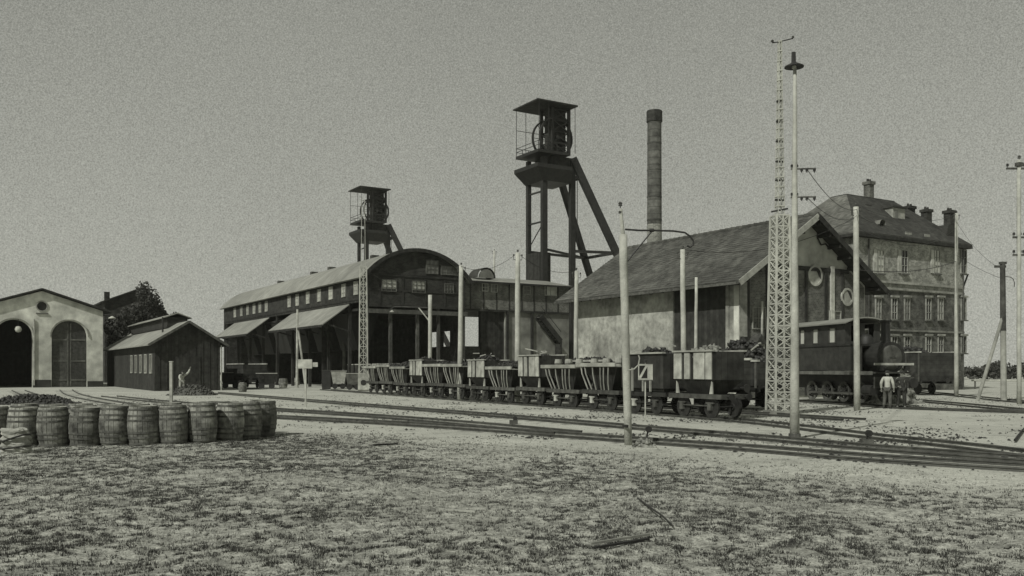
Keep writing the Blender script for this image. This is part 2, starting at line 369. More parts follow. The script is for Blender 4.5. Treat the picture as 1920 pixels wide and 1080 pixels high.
def track(label, near, gauge=1.0, sleepers=True, z0=-.045, maxn=140, group='railway tracks of the yard'):
    pts = resample(near, .68); t = thing('railway_track', label, 'railway track', pts[0], 0, group); o = pts[0]
    nr = []
    for i, p in enumerate(pts):
        d = (pts[min(i+1, len(pts)-1)]-pts[max(i-1, 0)]).normalized(); n = Vector((-d.y, d.x, 0))
        if n.y < 0: n = -n
        nr.append((p-o, n, math.atan2(n.y, n.x)))
    for off in (0, gauge):
        mb = MB(); k = len(RP); b = []
        for p, n, a in nr: b += [p+n*(off+u)+Vector((0, 0, z0+h)) for u, h in RP]
        fs = [(i*k+q, (i+1)*k+q, (i+1)*k+(q+1) % k, i*k+(q+1) % k) for i in range(len(nr)-1) for q in range(k)]
        mb.add(b, fs); part('rail', mb, M['steel'], t)
    if sleepers:
        for i, (p, n, a) in enumerate(nr[:maxn]):
            c = p+n*gauge/2
            s = part('sleeper', sleeper_me, None, t, loc=(c.x, c.y, random.uniform(-.046, -.028)), rot=(0, 0, a+random.uniform(-.04, .04)))
            s.scale = (1, random.uniform(.85, 1.15), 1)
    return t
def GP(*l): return [G(x, y) for x, y in l]
track('nearest railway track, curving from the barrels across to the lower right corner', GP((1985, 889), (1920, 885), (1600, 864), (1400, 847), (1185, 831), (1040, 820), (880, 807.5), (720, 797), (505, 785), (430, 781), (330, 775)), .95)
track('second railway track, running just behind the nearest one and close beside it', GP((1990, 873), (1920, 868), (1600, 843), (1400, 824), (1185, 805.5), (1000, 789), (860, 777), (700, 764), (560, 752), (440, 741.5), (385, 737)), .9)
track('third railway track, carrying the row of ore wagons', GP((2000, 871), (1920, 859), (1760, 838), (1600, 820), (1385, 793), (1145, 772.5), (860, 751.5), (680, 737.5), (600, 731.5)), .9, maxn=160)
track('short siding that joins the nearest track from behind the barrels', GP((1040, 815), (860, 797.5), (700, 784), (505, 770.5), (400, 763), (330, 758), (250, 751), (190, 744)), .9)
LD = Vector((.2161, -.9764, 0))
LP0 = G(1640, 763.8)
def along(p, d, s): return p+d*s
track('railway track under the locomotive, passing in front of the gabled engine house', [LP0+LD*8.5+Vector((3.6, 0.4, 0)), LP0+LD*5+Vector((1.6, .1, 0)), LP0+LD*1.5, LP0-LD*4, LP0-LD*8.5], 1.1)
track('railway track behind the standing men, leading to the dark wagons', GP((1990, 774), (1920, 768.5), (1820, 759), (1720, 750.5), (1660, 745)), 1.1)
track('farthest railway track, by the propped pole on the right', GP((1990, 758), (1920, 753), (1830, 744), (1750, 736), (1700, 731)), 1.1)
track('railway track leaving the right archway of the white engine shed', GP((330, 777), (240, 764), (180, 754), (135, 744.5), (118, 738), (112, 732)), .9)
track('railway track leaving the left archway of the white engine shed', GP((260, 778), (140, 764), (80, 752), (40, 741), (22, 733)), .9)

# ================================================================ helpers for buildings
def wall_openings(mb, x0, x1, z0, z1, y0, y1, ops):
    """wall lying along local x with rectangular openings (x0,x1,z0,z1), as a grid of butting boxes"""
    xs = sorted({x0, x1}|{v for o in ops for v in o[:2]}); zs = sorted({z0, z1}|{v for o in ops for v in o[2:]})
    for i in range(len(xs)-1):
        run = None
        for j in range(len(zs)-1):
            cx = (xs[i]+xs[i+1])/2; cz = (zs[j]+zs[j+1])/2
            hole = any(o[0] < cx < o[1] and o[2] < cz < o[3] for o in ops)
            if not hole: run = (run[0], zs[j+1]) if run else (zs[j], zs[j+1])
            if (hole or j == len(zs)-2) and run: mb.box(xs[i], xs[i+1], y0, y1, *run); run = None
    return mb
def swapxy(mb): mb.v = [(y, x, z) for x, y, z in mb.v]; mb.f = [tuple(reversed(f)) for f in mb.f]; return mb
def window(parent, x0, x1, z0, z1, y, bars=(1, 2), pane='pane', frame='paint_white', side=False, sill=True, fw=.07, depth=.12, hood=False, outs=1):
    """framed window in a wall facing local -y (or -x when side); the frame is a part, pane and sill its sub-parts"""
    f = MB(); f.box(x0, x0+fw, y-.02, y+.06, z0, z1).box(x1-fw, x1, y-.02, y+.06, z0, z1).box(x0+fw, x1-fw, y-.02, y+.06, z0, z0+fw).box(x0+fw, x1-fw, y-.02, y+.06, z1-fw, z1)
    b = fw*.55
    for i in range(1, bars[0]+1):
        c = x0+(x1-x0)*i/(bars[0]+1); f.box(c-b/2, c+b/2, y-.005, y+.05, z0+fw, z1-fw)
    for i in range(1, bars[1]+1):
        c = z0+(z1-z0)*i/(bars[1]+1); f.box(x0+fw, x1-fw, y+.002, y+.047, c-b/2, c+b/2)
    p = MB().box(x0+fw*.5, x1-fw*.5, y+.055, y+.075, z0+fw*.5, z1-fw*.5)
    s = MB().box(x0-.08, x1+.08, y-.13, y+.03, z0-.10, z0-.003)
    h = MB().box(x0-.1, x1+.1, y-.12, y+.03, z1+.003, z1+.16)
    if side:
        for q in (f, p, s, h): swapxy(q)
    fo = part('window', f, M[frame], parent); part('pane', p, M[pane], fo)
    if sill: part('sill', s, M['paint_white'] if frame == 'paint_white' else M['timber_mid'], fo)
    if hood: part('lintel', h, M['plaster'], fo)
    return fo

# ================================================================ WHITE ENGINE SHED (left edge)
def white_shed():
    loc = at(193, 87); t = thing('engine_shed', 'whitewashed gabled shed with two tall arched openings and a round vent, left edge', 'engine shed', loc, YA)
    WD = 10.4; cx = -WD/2; half = WD/2; ze = 7.25; za = 8.95; rr = 1.5; spr = 4.75; dep = .5
    def outl(s):      # one half of the front, seen from the centre outwards
        p = [(0, 0), (0, 7.05)]
        p = [(0.0, 0.0)]
        p = []
        cxh = s*2.3
        p += [(0, 0), (cxh-s*rr, 0), (cxh-s*rr, spr)]
        p += [(cxh-s*rr*math.cos(a), spr+rr*math.sin(a)) for a in [PI*k/14 for k in range(1, 14)]]
        p += [(cxh+s*rr, spr), (cxh+s*rr, 0), (s*half, 0), (s*half, ze), (0, za)]
        p += [(s*.42*math.sin(a), 7.55+.42*math.cos(a)) for a in [PI*k/8 for k in range(0, 9)]]
        return p
    mb = MB()
    for s in (1, -1):
        mb.prism(outl(s), lambda u, v: (cx+u, 0, v), lambda u, v: (cx+u, dep, v))
    mb.box(-.3, 0, .5, 18, 0, ze-.05).box(-WD, -WD+.3, .5, 18, 0, ze-.05)
    part('wall', mb, M['white_wash'], t)
    r = MB()
    r.slab((cx, -.35, za+.25), (cx, 18.2, za+.25), (.75, 18.2, ze-.02), (.75, -.35, ze-.02), .16)
    r.slab((cx, 18.2, za+.25), (cx, -.35, za+.25), (-WD-.75, -.35, ze-.02), (-WD-.75, 18.2, ze-.02), .16)
    part('roof', r, M['slate'], t)
    part('back_wall', MB().box(-WD+.3, -.3, 17.6, 18, 0, ze), M['timber'], t)
    # dark interior floor sides are simply unlit; right arch closed by two boarded door leaves
    for k, s in enumerate((-1, 1)):
        c0 = cx+2.3; pts = [(0, 0), (s*rr, 0), (s*rr, spr)]+[(s*rr*math.cos(a), spr+rr*math.sin(a)) for a in [PI/2*j/7 for j in range(1, 8)]]
        d = part('door_leaf', MB().prism(pts, lambda u, v: (c0+u*.985+s*.01, .28, v*.99+.05), lambda u, v: (c0+u*.985+s*.01, .36, v*.99+.05)), M['iron_mid'], t)
        h = MB()
        for z in (.6, 2.4, 4.4): h.box(min(c0+s*.08, c0+s*1.4), max(c0+s*.08, c0+s*1.4), .24, .279, z, z+.14)
        h.box(min(c0+s*.06, c0+s*.18), max(c0+s*.06, c0+s*.18), .245, .278, .1, 6.0)
        part('ledge', h, M['timber_mid'], d)
    for s in (-1, 1):                                   # stepped arch mouldings
        mb = MB(); c0 = cx+s*2.3
        ring = [(rr+.0, 0), (rr+.0, spr)]
        vs = []; n = 18
        for k in range(n+1):
            a = PI*k/n; mb_ = None
        seg = [Vector((c0+(rr+.12)*math.cos(PI*k/n), -.03, spr+(rr+.12)*math.sin(PI*k/n))) for k in range(n+1)]
        for k in range(n): mb.beam(seg[k], seg[k+1], .06, .2, up=(0, 1, 0))
        part('arch_moulding', mb, M['plaster'], t)
    v = part('round_vent', MB().disc((cx, .2, 7.55), .42, (0, 1, 0), .05, 20), M['iron'], t)
    part('vent_ring', MB().ring((cx, -.02, 7.55), .52, .10, (0, 1, 0), .08), M['plaster'], v)
    part('vent_ledge', MB().box(cx-.5, cx+.5, -.12, -.003, 6.82, 6.92), M['timber_mid'], t)
    b = MB()
    for s in (1, -1): b.beam((cx, -.37, za+.2), (cx+s*(half+.75), -.37, ze-.08), .05, .13)
    part('bargeboard', b, M['timber'], t)
    part('plinth', MB().box(-1.35, 0.03, -.05, -.002, 0, .55).box(cx-.75, cx+.75, -.05, -.002, 0, .7), M['tin_dark'], t)
    part('drainpipe', MB().tube((cx-.65, -.09, .2), (cx-.65, -.09, 6.3), .06), M['paint_white'], t)
    sh = part('lamp_bracket', MB().path([(.02, -.1, 6.9), (.5, -.35, 6.95), (.75, -.45, 6.75)], .03), M['iron'], t)
    part('lamp_shade', MB().lathe([(.05, .18), (.34, 0), (.32, -.05), (0, -.07)], 14, (.75, -.45, 6.6)), M['paint_white'], sh)
    return t
ws = white_shed()
lampw = thing('hanging_lamp', 'round white lamp hanging inside the left archway of the white engine shed', 'lamp', ws.location+E2*(-5.2-2.3+.35)-E1*.2+Vector((0, 0, 5.35)), YA)
part('globe', MB().lathe([(0, -.3), (.2, -.24), (.3, 0), (.2, .24), (0, .3)], 12), M['paint_white'], lampw, True)
part('rod', MB().tube((0, 0, .28), (0, 0, .95), .02), M['iron'], lampw)

# ================================================================ DARK BUILDING BEHIND THE WORKSHOP
def dark_house():
    loc = at(196, 112); t = thing('dark_building', 'tall sooty building with a steep dark roof, behind the low workshop', 'building', loc, YA)
    wd = 8.4; ze = 10.1; za = 11.5
    mb = MB().prism([(0, 0), (wd, 0), (wd, ze-2.3), (wd*.42, za), (0, ze)], lambda u, v: (u, 0, v), lambda u, v: (u, 14, v)); part('wall', mb, M['brick_dark'], t)
    r = MB().slab((wd*.42, -.4, za+.18), (wd*.42, 14.4, za+.18), (wd+.5, 14.4, ze-2.5), (wd+.5, -.4, ze-2.5), .15).slab((wd*.42, 14.4, za+.18), (wd*.42, -.4, za+.18), (-.5, -.4, ze-.1), (-.5, 14.4, ze-.1), .15)
    part('roof', r, M['tin_dark'], t)
    for x in (2.2, 5.2): window(t, x, x+1.0, 5.4, 6.8, -.04, pane='pane_dark', frame='timber_mid')
    part('chimney', MB().box(.4, 1.0, 3, 3.6, ze-.1, ze+1.4), M['brick_dark'], t)
dark_house()

# ================================================================ LOW WORKSHOP WITH ROOF MONITOR
def workshop():
    loc = at(290, 70); t = thing('workshop', 'low dark timber workshop with a raised ridge monitor and a pale strip of roof', 'workshop', loc, YA)
    w_ = 4.95; L = 26; ze = 3.9; za = 5.35; c = w_/2
    mb = MB().prism([(0, 0), (w_, 0), (w_, ze), (c, za), (0, ze)], lambda u, v: (u, 0, v), lambda u, v: (u, L, v)); part('wall', mb, M['timber'], t)
    for s, x in ((1, w_), (-1, 0)):
        xo = c+s*(c+.55); zo = ze-.30
        a, b = (c, -.5, za+.14), (c, L, za+.14); cc, d = (xo, L, zo), (xo, -.5, zo)
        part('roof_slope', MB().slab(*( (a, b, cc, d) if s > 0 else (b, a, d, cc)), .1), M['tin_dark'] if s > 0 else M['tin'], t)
    m = MB().box(c-.8, c+.8, 4, 22, za-.25, za+.62); mo = part('roof_monitor', m, M['timber_h'], t)
    part('monitor_roof', MB().slab((c, 3.8, za+1.0), (c, 22.3, za+1.0), (c+1.1, 22.3, za+.6), (c+1.1, 3.8, za+.6), .08).slab((c, 22.3, za+1.0), (c, 3.8, za+1.0), (c-1.1, 3.8, za+.6), (c-1.1, 22.3, za+.6), .08), M['tin'], mo)
    for k in range(5):
        y = 1.0+k*2.3; window(t, y, y+1.0, 1.35, 2.9, -.05, bars=(1, 0), pane='pane_dark', frame='timber_pale', side=True, sill=False, fw=.09)
    for k in range(9):                                   # cover boards on the gable
        x = .3+k*.54; part('cover_board', MB().box(x, x+.08, -.035, -.003, .1, 3.85), M['timber'], t)
    part('door', MB().box(1.5, 3.4, -.06, -.036, .05, 2.7), M['timber'], t)
    part('stove_pipe', MB().tube((c-1.3, 3.2, 4.4), (c-1.3, 3.2, 5.9), .07), M['iron'], t)
    b = MB()
    for s in (1, -1): b.beam((c, -.52, za+.07), (c+s*(c+.55), -.52, ze-.36), .05, .18)
    part('bargeboard', b, M['iron_mid'], t)
    bx = part('drainpipe', MB().tube((w_+.08, -.05, 0), (w_+.08, -.05, 3.6), .05), M['paint_white'], t)
workshop()

# ================================================================ ARCHED SCREENING HALL
HL = at(687, 75); HW = 9.3; HD = 47.0; HZE = 9.62; HZA = 11.75
def hall():
    t = thing('screening_hall', 'large dark hall with a barrel roof and rows of small windows, centre left', 'hall', HL, YA)
    c = HW/2; Rr = (c*c+(HZA-HZE)**2)/(2*(HZA-HZE)); zc = HZA-Rr; th = math.asin(c/Rr)
    arc = [(c+Rr*math.sin(a), zc+Rr*math.cos(a)) for a in np.linspace(-th, th, 25)]
    fl = 6.9
    # upper front wall
    part('front_wall', MB().prism([(0, fl)]+[(HW, fl)]+list(reversed(arc)), lambda u, v: (u, 0, v), lambda u, v: (u, .35, v)), M['brick_dark'], t)
    part('rear_wall', MB().prism([(0, 0)]+[(HW, 0)]+list(reversed(arc)), lambda u, v: (u, HD-.35, v), lambda u, v: (u, HD, v)), M['brick_dark'], t)
    part('side_wall', MB().box(0, .3, .35, HD-.35, 7.35, HZE-.02), M['brick_dark'], t)
    ops = []
    for p0, p1 in ((810, 828.5), (832, 849)):
        def ly(px):      # the spot of the right wall seen at this px
            return solve(HL, px, E1, E2*HW)
        ops.append((ly(p1), ly(p0)))
    mb = MB()
    wall_openings(mb, .35, HD-.35, 0, HZE-.02, HW-.3, HW, [(min(a), max(a), 3.75, 5.15) for a in ops]); swapxy(mb); part('far_side_wall', mb, M['brick_dark'], t)
    # roof shell
    ro = MB(); Ro = Rr+.16; tho = math.asin((c+.45)/Ro)
    o = [(c+Ro*math.sin(a), zc+Ro*math.cos(a)) for a in np.linspace(-tho, tho, 31)]; i_ = [(c+(Ro-.14)*math.sin(a), zc+(Ro-.14)*math.cos(a)) for a in np.linspace(-tho, tho, 31)]
    for k in range(30):
        (a0, b0), (a1, b1), (c0, d0), (c1, d1) = o[k], o[k+1], i_[k], i_[k+1]
        ro.add([(a0,-.45,b0),(a1,-.45,b1),(a1,HD+.3,b1),(a0,HD+.3,b0),(c0,-.45,d0),(c1,-.45,d1),(c1,HD+.3,d1),(c0,HD+.3,d0)], [(0,1,2,3),(7,6,5,4),(0,4,5,1),(3,2,6,7)]+([(0,3,7,4)] if k == 0 else [])+([(1,5,6,2)] if k == 29 else []))
    part('roof', ro, M['tin'], t)
    b = MB(); pr = [(c+(Ro+.02)*math.sin(a), zc+(Ro+.02)*math.cos(a)) for a in np.linspace(-tho, tho, 25)]
    for k in range(24): b.beam((pr[k][0], -.47, pr[k][1]-.12), (pr[k+1][0], -.47, pr[k+1][1]-.12), .06, .30)
    part('verge_board', b, M['timber'], t)
    for y in (9, 20.5, 26, 38): part('roof_vent', MB().box(c-.35, c+.35, y, y+.6, HZA, HZA+.65), M['iron_mid'], t)
    # framing of the front
    def fx(px): return solve(HL, px, E2)
    def fz(py, px): return Z(py, (HL+E2*fx(px)).y)
    for z in (fl, 8.25, 9.5): part('front_beam', MB().box(0, HW, -.06, -.003, z, z+.18), M['timber'], t)
    part('crane_beam', MB().box(-.1, HW+.1, -.25, -.07, fl-.55, fl-.2), M['iron_mid'], t)
    for x in (0, 1.15, 3.2, 5.3, 7.2, HW-.2): part('front_stud', MB().box(x, x+.16, -.05, -.004, fl+.19, 9.45 if x in (0, HW-.2) else 9.45), M['timber'], t)
    for p0, p1, y0, y1, pn in ((715, 743, 523, 546, 'pane'), (772, 797, 526, 549, 'pane'), (833, 850, 531, 550, 'pane_dim'), (798, 821, 487, 513, 'pane_dim'), (826, 858, 498, 515, 'pane_dim')):
        x0, x1 = fx(p0), fx(p1); window(t, x0, x1, fz(y1, p0), fz(y0, p0), -.09, bars=(2, 2), pane=pn, fw=.05, sill=False, frame='timber_mid')
    # posts of the open ground floor
    for x in (0, 2.1, 4.6, 6.6, HW-.25):
        part('post', MB().box(x, x+.25, .05, .3, 0, fl-.003), M['iron_mid'], t)
    for x in (1.05, 3.3): part('inner_post', MB().box(x, x+.2, 8, 8.2, 0, 9), M['timber_mid'], t)
    for y in np.arange(4, HD, 5.2): part('side_post', MB().box(.02, .27, y, y+.25, 0, 7.34), M['timber'], t)
    part('inner_floor', MB().box(.35, HW-.35, 1.2, HD-.5, 6.7, 6.9), M['timber'], t)
    part('inner_partition', MB().box(.5, 7.6, 12, 12.2, 0, 6.6), M['timber'], t)
    # windows along the left side
    for px in (668, 645, 621, 599, 578, 558, 543, 500, 488, 477, 465, 453, 441):
        y = solve(HL, px, E1); Yw = (HL+E1*y).y
        window(t, y-.45, y+.45, 8.0, 9.15, -.06, bars=(1, 2), pane='pane', side=True, sill=False, frame='paint_white', fw=.06)
    part('side_beam', MB().box(-.06, -.003, .2, HD-.3, 7.55, 7.7), M['timber'], t)
    # two lean-to canopies
    for a, b_ in ((3.8, 19.5), (27.3, 41.8)):
        cp = part('canopy', MB().slab((-.02, a, 7.3), (-.02, b_, 7.3), (-2.45, b_, 5.5), (-2.45, a, 5.5), .1), M['tin'], t)
        for y in np.linspace(a+.2, b_-.2, 5): part('strut', MB().beam((-.05, y, 5.0), (-2.1, y, 5.6), .12), M['timber'], cp)
        part('eave_board', MB().beam((-2.47, a, 5.38), (-2.47, b_, 5.38), .05, .2), M['timber'], cp)
    # low dark hoppers and boarding under the canopies
    for y in np.arange(5, 42, 6.2):
        part('loading_hopper', MB().prism([(.3, 6.6), (3.2, 6.6), (2.2, 3.4), (1.3, 3.4)], lambda u, v: (u, y, v), lambda u, v: (u, y+4.2, v)), M['iron'], t)
    return t
hall()

# ================================================================ SORTING HOUSE (between hall and engine house)
def sorting():
    off = E2*HW+E1*.8; loc = HL+off; t = thing('sorting_house', 'sooty house with a shallow pale roof, between the arched hall and the gabled house', 'building', loc, YA)
    def fx(px): return solve(loc, px, E2)
    x1 = fx(1068); ze = 9.55; zb = 6.95; D = 9
    part('upper_wall', MB().box(.02, x1, 0, D, zb, ze), M['brick_mid'], t)
    for x in np.arange(.9, x1, 1.35): part('stud', MB().box(x, x+.12, -.04, -.003, zb+.16, ze-.02), M['timber'], t)
    part('rail_beam', MB().box(.02, x1, -.07, -.002, zb, zb+.15), M['timber'], t)
    r = MB().slab((.1, -.5, ze), (x1+.3, -.5, ze), (x1+.3, 4.5, ze+.95), (.1, 4.5, ze+.95), .12).slab((x1+.3, D+.5, ze), (.1, D+.5, ze), (.1, 4.5, ze+.95), (x1+.3, 4.5, ze+.95), .12)
    part('roof', r, M['tin'], t)
    part('gutter', MB().box(.1, x1+.3, -.58, -.502, ze-.14, ze+.02), M['iron'], t)
    for p0, p1, y0, y1, pn in ((903, 915, 531, 546, 'pane_dim'), (920, 932, 532, 548, 'pane_dim'), (980, 994, 536, 552, 'pane_dim'), (1021, 1043, 533, 554, 'pane')):
        a, b = fx(p0), fx(p1); Yd = (loc+E2*a).y; window(t, a, b, Z(y1, Yd), Z(y0, Yd), -.06, bars=(1, 1), pane=pn, fw=.06, sill=False)
    # arched roof lantern
    cx = fx(926); d = part('roof_lantern', MB().lathe([(.95, -.9), (.95, .9)], 12, (cx, 2.2, ze+.55), Matrix.Rotation(PI/2, 3, 'X'), 0, PI), M['tin_dark'], t)
    part('lantern_face', MB().prism([(.8*math.cos(a), .8*math.sin(a)) for a in np.linspace(0, PI, 11)], lambda u, v: (cx+u, 1.35, ze+.55+v), lambda u, v: (cx+u, 1.42, ze+.55+v)), M['pane_dim'], d)
    # ground floor: gap, dark bay, pale bay
    a, b, c_ = fx(904), fx(948), x1
    part('low_wall', MB().box(.02, a, .4, .7, 0, 3.75), M['brick_dark'], t)
    part('dark_bay', MB().box(a, b, .3, .7, 0, zb-.003), M['timber'], t)
    part('pale_bay', MB().box(b, c_, .12, .6, 0, zb-.003), M['plaster_grey'], t)
    for px in (950, 996): x = fx(px); part('bay_post', MB().box(x, x+.22, -.06, .118, 0, zb-.004), M['timber'], t)
    x = fx(1022); 
    # covered stair running down to the right
    s0 = (fx(1003), -.7, 6.6); s1 = (fx(1040), -.7, 4.6); s2 = (fx(1040), -.7, 2.0)
    st = part('stair', MB().beam((s0[0], -.25, 6.6), (s1[0], -.25, 4.3), .12, .5).beam((s0[0], -1.0, 6.6), (s1[0], -1.0, 4.3), .12, .5).box(s1[0]-.1, s1[0]+.12, -1.05, -.2, 1.8, 4.5), M['timber'], t)
    for k in range(9):
        u = (k+.5)/9; xx = s0[0]+(s1[0]-s0[0])*u; zz = 6.6-2.3*u; part('tread', MB().box(xx-.13, xx+.13, -.94, -.31, zz, zz+.05), M['timber_mid'], st)
    part('handrail', MB().beam((s0[0], -1.05, 7.5), (s1[0], -1.05, 5.2), .05), M['iron_mid'], st)
sorting()

# ================================================================ HEADFRAMES
def headframe():
    t = thing('headframe', 'tall iron winding tower with roofed sheave wheels and long slanting back legs, right of centre', 'headframe', at(1020, 95), YA, 'winding towers of the mine')
    ir = M['iron']; TW = 3.6; TD = 3.0; top = 24.2
    for x, y in ((0, 0), (0, TD), (TW, 0)):
        wdt = .62 if (x, y) == (0, 0) or x > 0 else .42
        part('leg', MB().box(x-wdt/2, x+wdt/2, y-.22, y+.22, 0, top-.2), ir, t)
    part('back_leg', MB().beam((TW, -.1, top), (TW+11.9, -3.3, 0), .55, .75), ir, t)
    part('back_leg', MB().beam((TW, TD+.1, top), (TW+11.9, TD+3.3, 0), .5, .7), ir, t)
    for z in (22.2, 14.3):
        u = 1-z/top; fx_ = TW+11.9*u; yy = 3.2*u
        part('tie', MB().beam((TW, 0, z), (fx_, -yy, z), .28), ir, t); part('tie', MB().beam((0 if z < 20 else TW, TD, z), (fx_, TD+yy, z), .26), ir, t)
        part('tie', MB().beam((fx_, -yy, z), (fx_, TD+yy, z), .28), ir, t)
    part('tie', MB().beam((0, 0, 14.3), (TW+11.9*(1-14.3/top), TD+3.2*(1-14.3/top), 14.3), .22), ir, t)
    for z in (20.4, 17.2):
        part('tie', MB().beam((0, 0, z), (0, TD, z), .16), ir, t)
    part('tie', MB().beam((0, 0, 17.2), (0, TD, 14.6), .08), ir, t)
    # shaft collar casing near the roofs
    part('shaft_casing', MB().box(-.35, 1.0, .25, TD-.1, 0, 14.0), M['timber'], t)
    # lower platform: shallow bowl of plates
    lo = MB(); zl = 22.1
    P0 = [(-1.4, -.9), (3.0, -.9), (3.0, 3.7), (-1.4, 3.7)]; P1 = [(-.3, -.4), (3.2, -.4), (3.2, 3.2), (-.3, 3.2)]
    for zz, P in ((zl+.95, P0), (zl+.55, P0), (zl-.7, P1)):
        lo.v += [(x, y, zz) for x, y in P]
    for k in range(2):
        for i in range(4): lo.f.append((k*4+(i+1) % 4, k*4+i, (k+1)*4+i, (k+1)*4+(i+1) % 4))
    lo.f += [(0, 1, 2, 3), (11, 10, 9, 8)]; part('lower_platform', lo, ir, t)
    up = part('upper_platform', MB().box(-1.25, 2.7, -.85, 3.6, 24.2, 24.5), ir, t)
    rl = MB()
    for z in (24.95, 25.35): rl.beam((-1.2, -.82, z), (2.65, -.82, z), .05).beam((-1.2, 3.55, z), (3.35, 3.55, z), .05).beam((-1.2, -.9, z), (-1.2, 3.55, z), .05)
    for x in np.linspace(-1.2, 2.65, 6): rl.beam((x, -.82, 24.5), (x, -.82, 25.35), .05); rl.beam((x, 3.55, 24.5), (x, 3.55, 25.35), .05)
    part('railing', rl, ir, up)
    # sheave wheels
    for y in (.40, 1.85):
        wv = part('sheave_wheel', MB().ring((1.8, y, 26.3), 2.1, .16, (0, 1, 0), .22, 36), ir, t)
        sp = MB()
        for k in range(8): a = PI*k/4; sp.beam((1.8, y, 26.3), (1.8+2.0*math.cos(a), y, 26.3+2.0*math.sin(a)), .05)
        part('spoke', sp, ir, wv); part('hub', MB().tube((1.8, y-.3, 26.3), (1.8, y+.3, 26.3), .25, n=12), ir, wv)
    # central cabin between the wheels
    cab = MB().box(1.15, 3.2, .65, 1.6, 24.5, 29.44).box(.9, 3.75, -.1, 3.1, 22.95, 24.19)
    part('cabin', cab, M['timber'], t)
    fr = MB()
    for x, y in ((1.2, .2), (1.2, 2.3), (3.3, .2), (3.3, 2.3)): fr.box(x-.14, x+.14, y-.14, y+.14, 24.5, 29.42)
    for y in (.2, 2.3):
        for k in range(4):
            z = 24.5+k*1.2; fr.beam((1.2, y, z), (3.3, y, z+1.2), .14); fr.beam((3.3, y, z), (1.2, y, z+1.2), .14); fr.beam((1.2, y, z+1.2), (3.3, y, z+1.2), .14)
    for x in (1.2, 3.3):
        for k in range(4):
            z = 24.5+k*1.2; fr.beam((x, .2, z), (x, 2.3, z+1.2), .14)
    part('lattice_frame', fr, ir, t)
    # roof
    rf = MB(); z = 29.6
    c = [(-1.5, -1.1), (3.6, -1.1), (3.6, 3.8), (-1.5, 3.8)]; rd = [(-.3, 1.35, z+.3), (3.0, 1.35, z+.3)]
    rf.add([(x, y, z) for x, y in c]+rd+[(x, y, z-.14) for x, y in c], [(0, 1, 5, 4), (1, 2, 5), (2, 3, 4, 5), (3, 0, 4), (9, 8, 7, 6), (0, 6, 7, 1), (1, 7, 8, 2), (2, 8, 9, 3), (3, 9, 6, 0)])
    part('roof', rf, M['timber'], t)
    hr = MB()
    for x, y in ((-1.2, -.9), (-1.2, 3.55), (0, -.9), (3.35, 3.55), (3.35, -.9), (0, 3.55)): hr.tube((x, y, 24.5), (x, y, 29.45), .032, n=5)
    part('hanger_rod', hr, ir, t)
    sc = MB().beam((-1.2, -.9, 27.3), (.6, -.9, 27.9), .07).beam((-1.2, 3.55, 27.3), (3.35, 3.55, 27.3), .05)
    part('guard_rail', sc, ir, t)
    part('ladder', MB().box(TW+.3, TW+.36, -.5, -.44, 15, 24).box(TW+.3, TW+.36, -.1, -.04, 15, 24), ir, t)
    return t
hf = headframe()
hf2 = dup(hf, at(687, 139.5), YA, 'distant iron winding tower with roofed sheave wheels, rising behind the arched hall')

# ================================================================ CHIMNEY STACK
def stack():
    y = 118; t = thing('chimney_stack', 'tall round brick chimney stack with banded sooty brickwork, right of the near winding tower', 'chimney', at(1227, y))
    ht = Z(208, y)
    def rad(z): return 1.02-.12*(z/ht)
    zc = 20.5
    part('shaft', MB().lathe([(rad(zc), zc), (rad(ht-1.5), ht-1.5)], 28), M['chimney'], t, True)
    part('foot', MB().lathe([(rad(0)*1.15, 0), (rad(10)*1.05, 10), (rad(zc), zc)], 28), M['chimney_pale'], t, True)
    part('crown', MB().lathe([(.9, ht-1.5), (1.03, ht-1.45), (1.03, ht-.1), (.96, ht), (.66, ht), (.66, ht-1)], 28), M['brick_dark'], t)
    for z in (17.5, 21, 24, 27.5, 31): part('iron_band', MB().lathe([(rad(z)+.0, z), (rad(z)+.035, z+.01), (rad(z)+.035, z+.16), (rad(z), z+.17)], 28), M['iron_mid'], t)
stack()
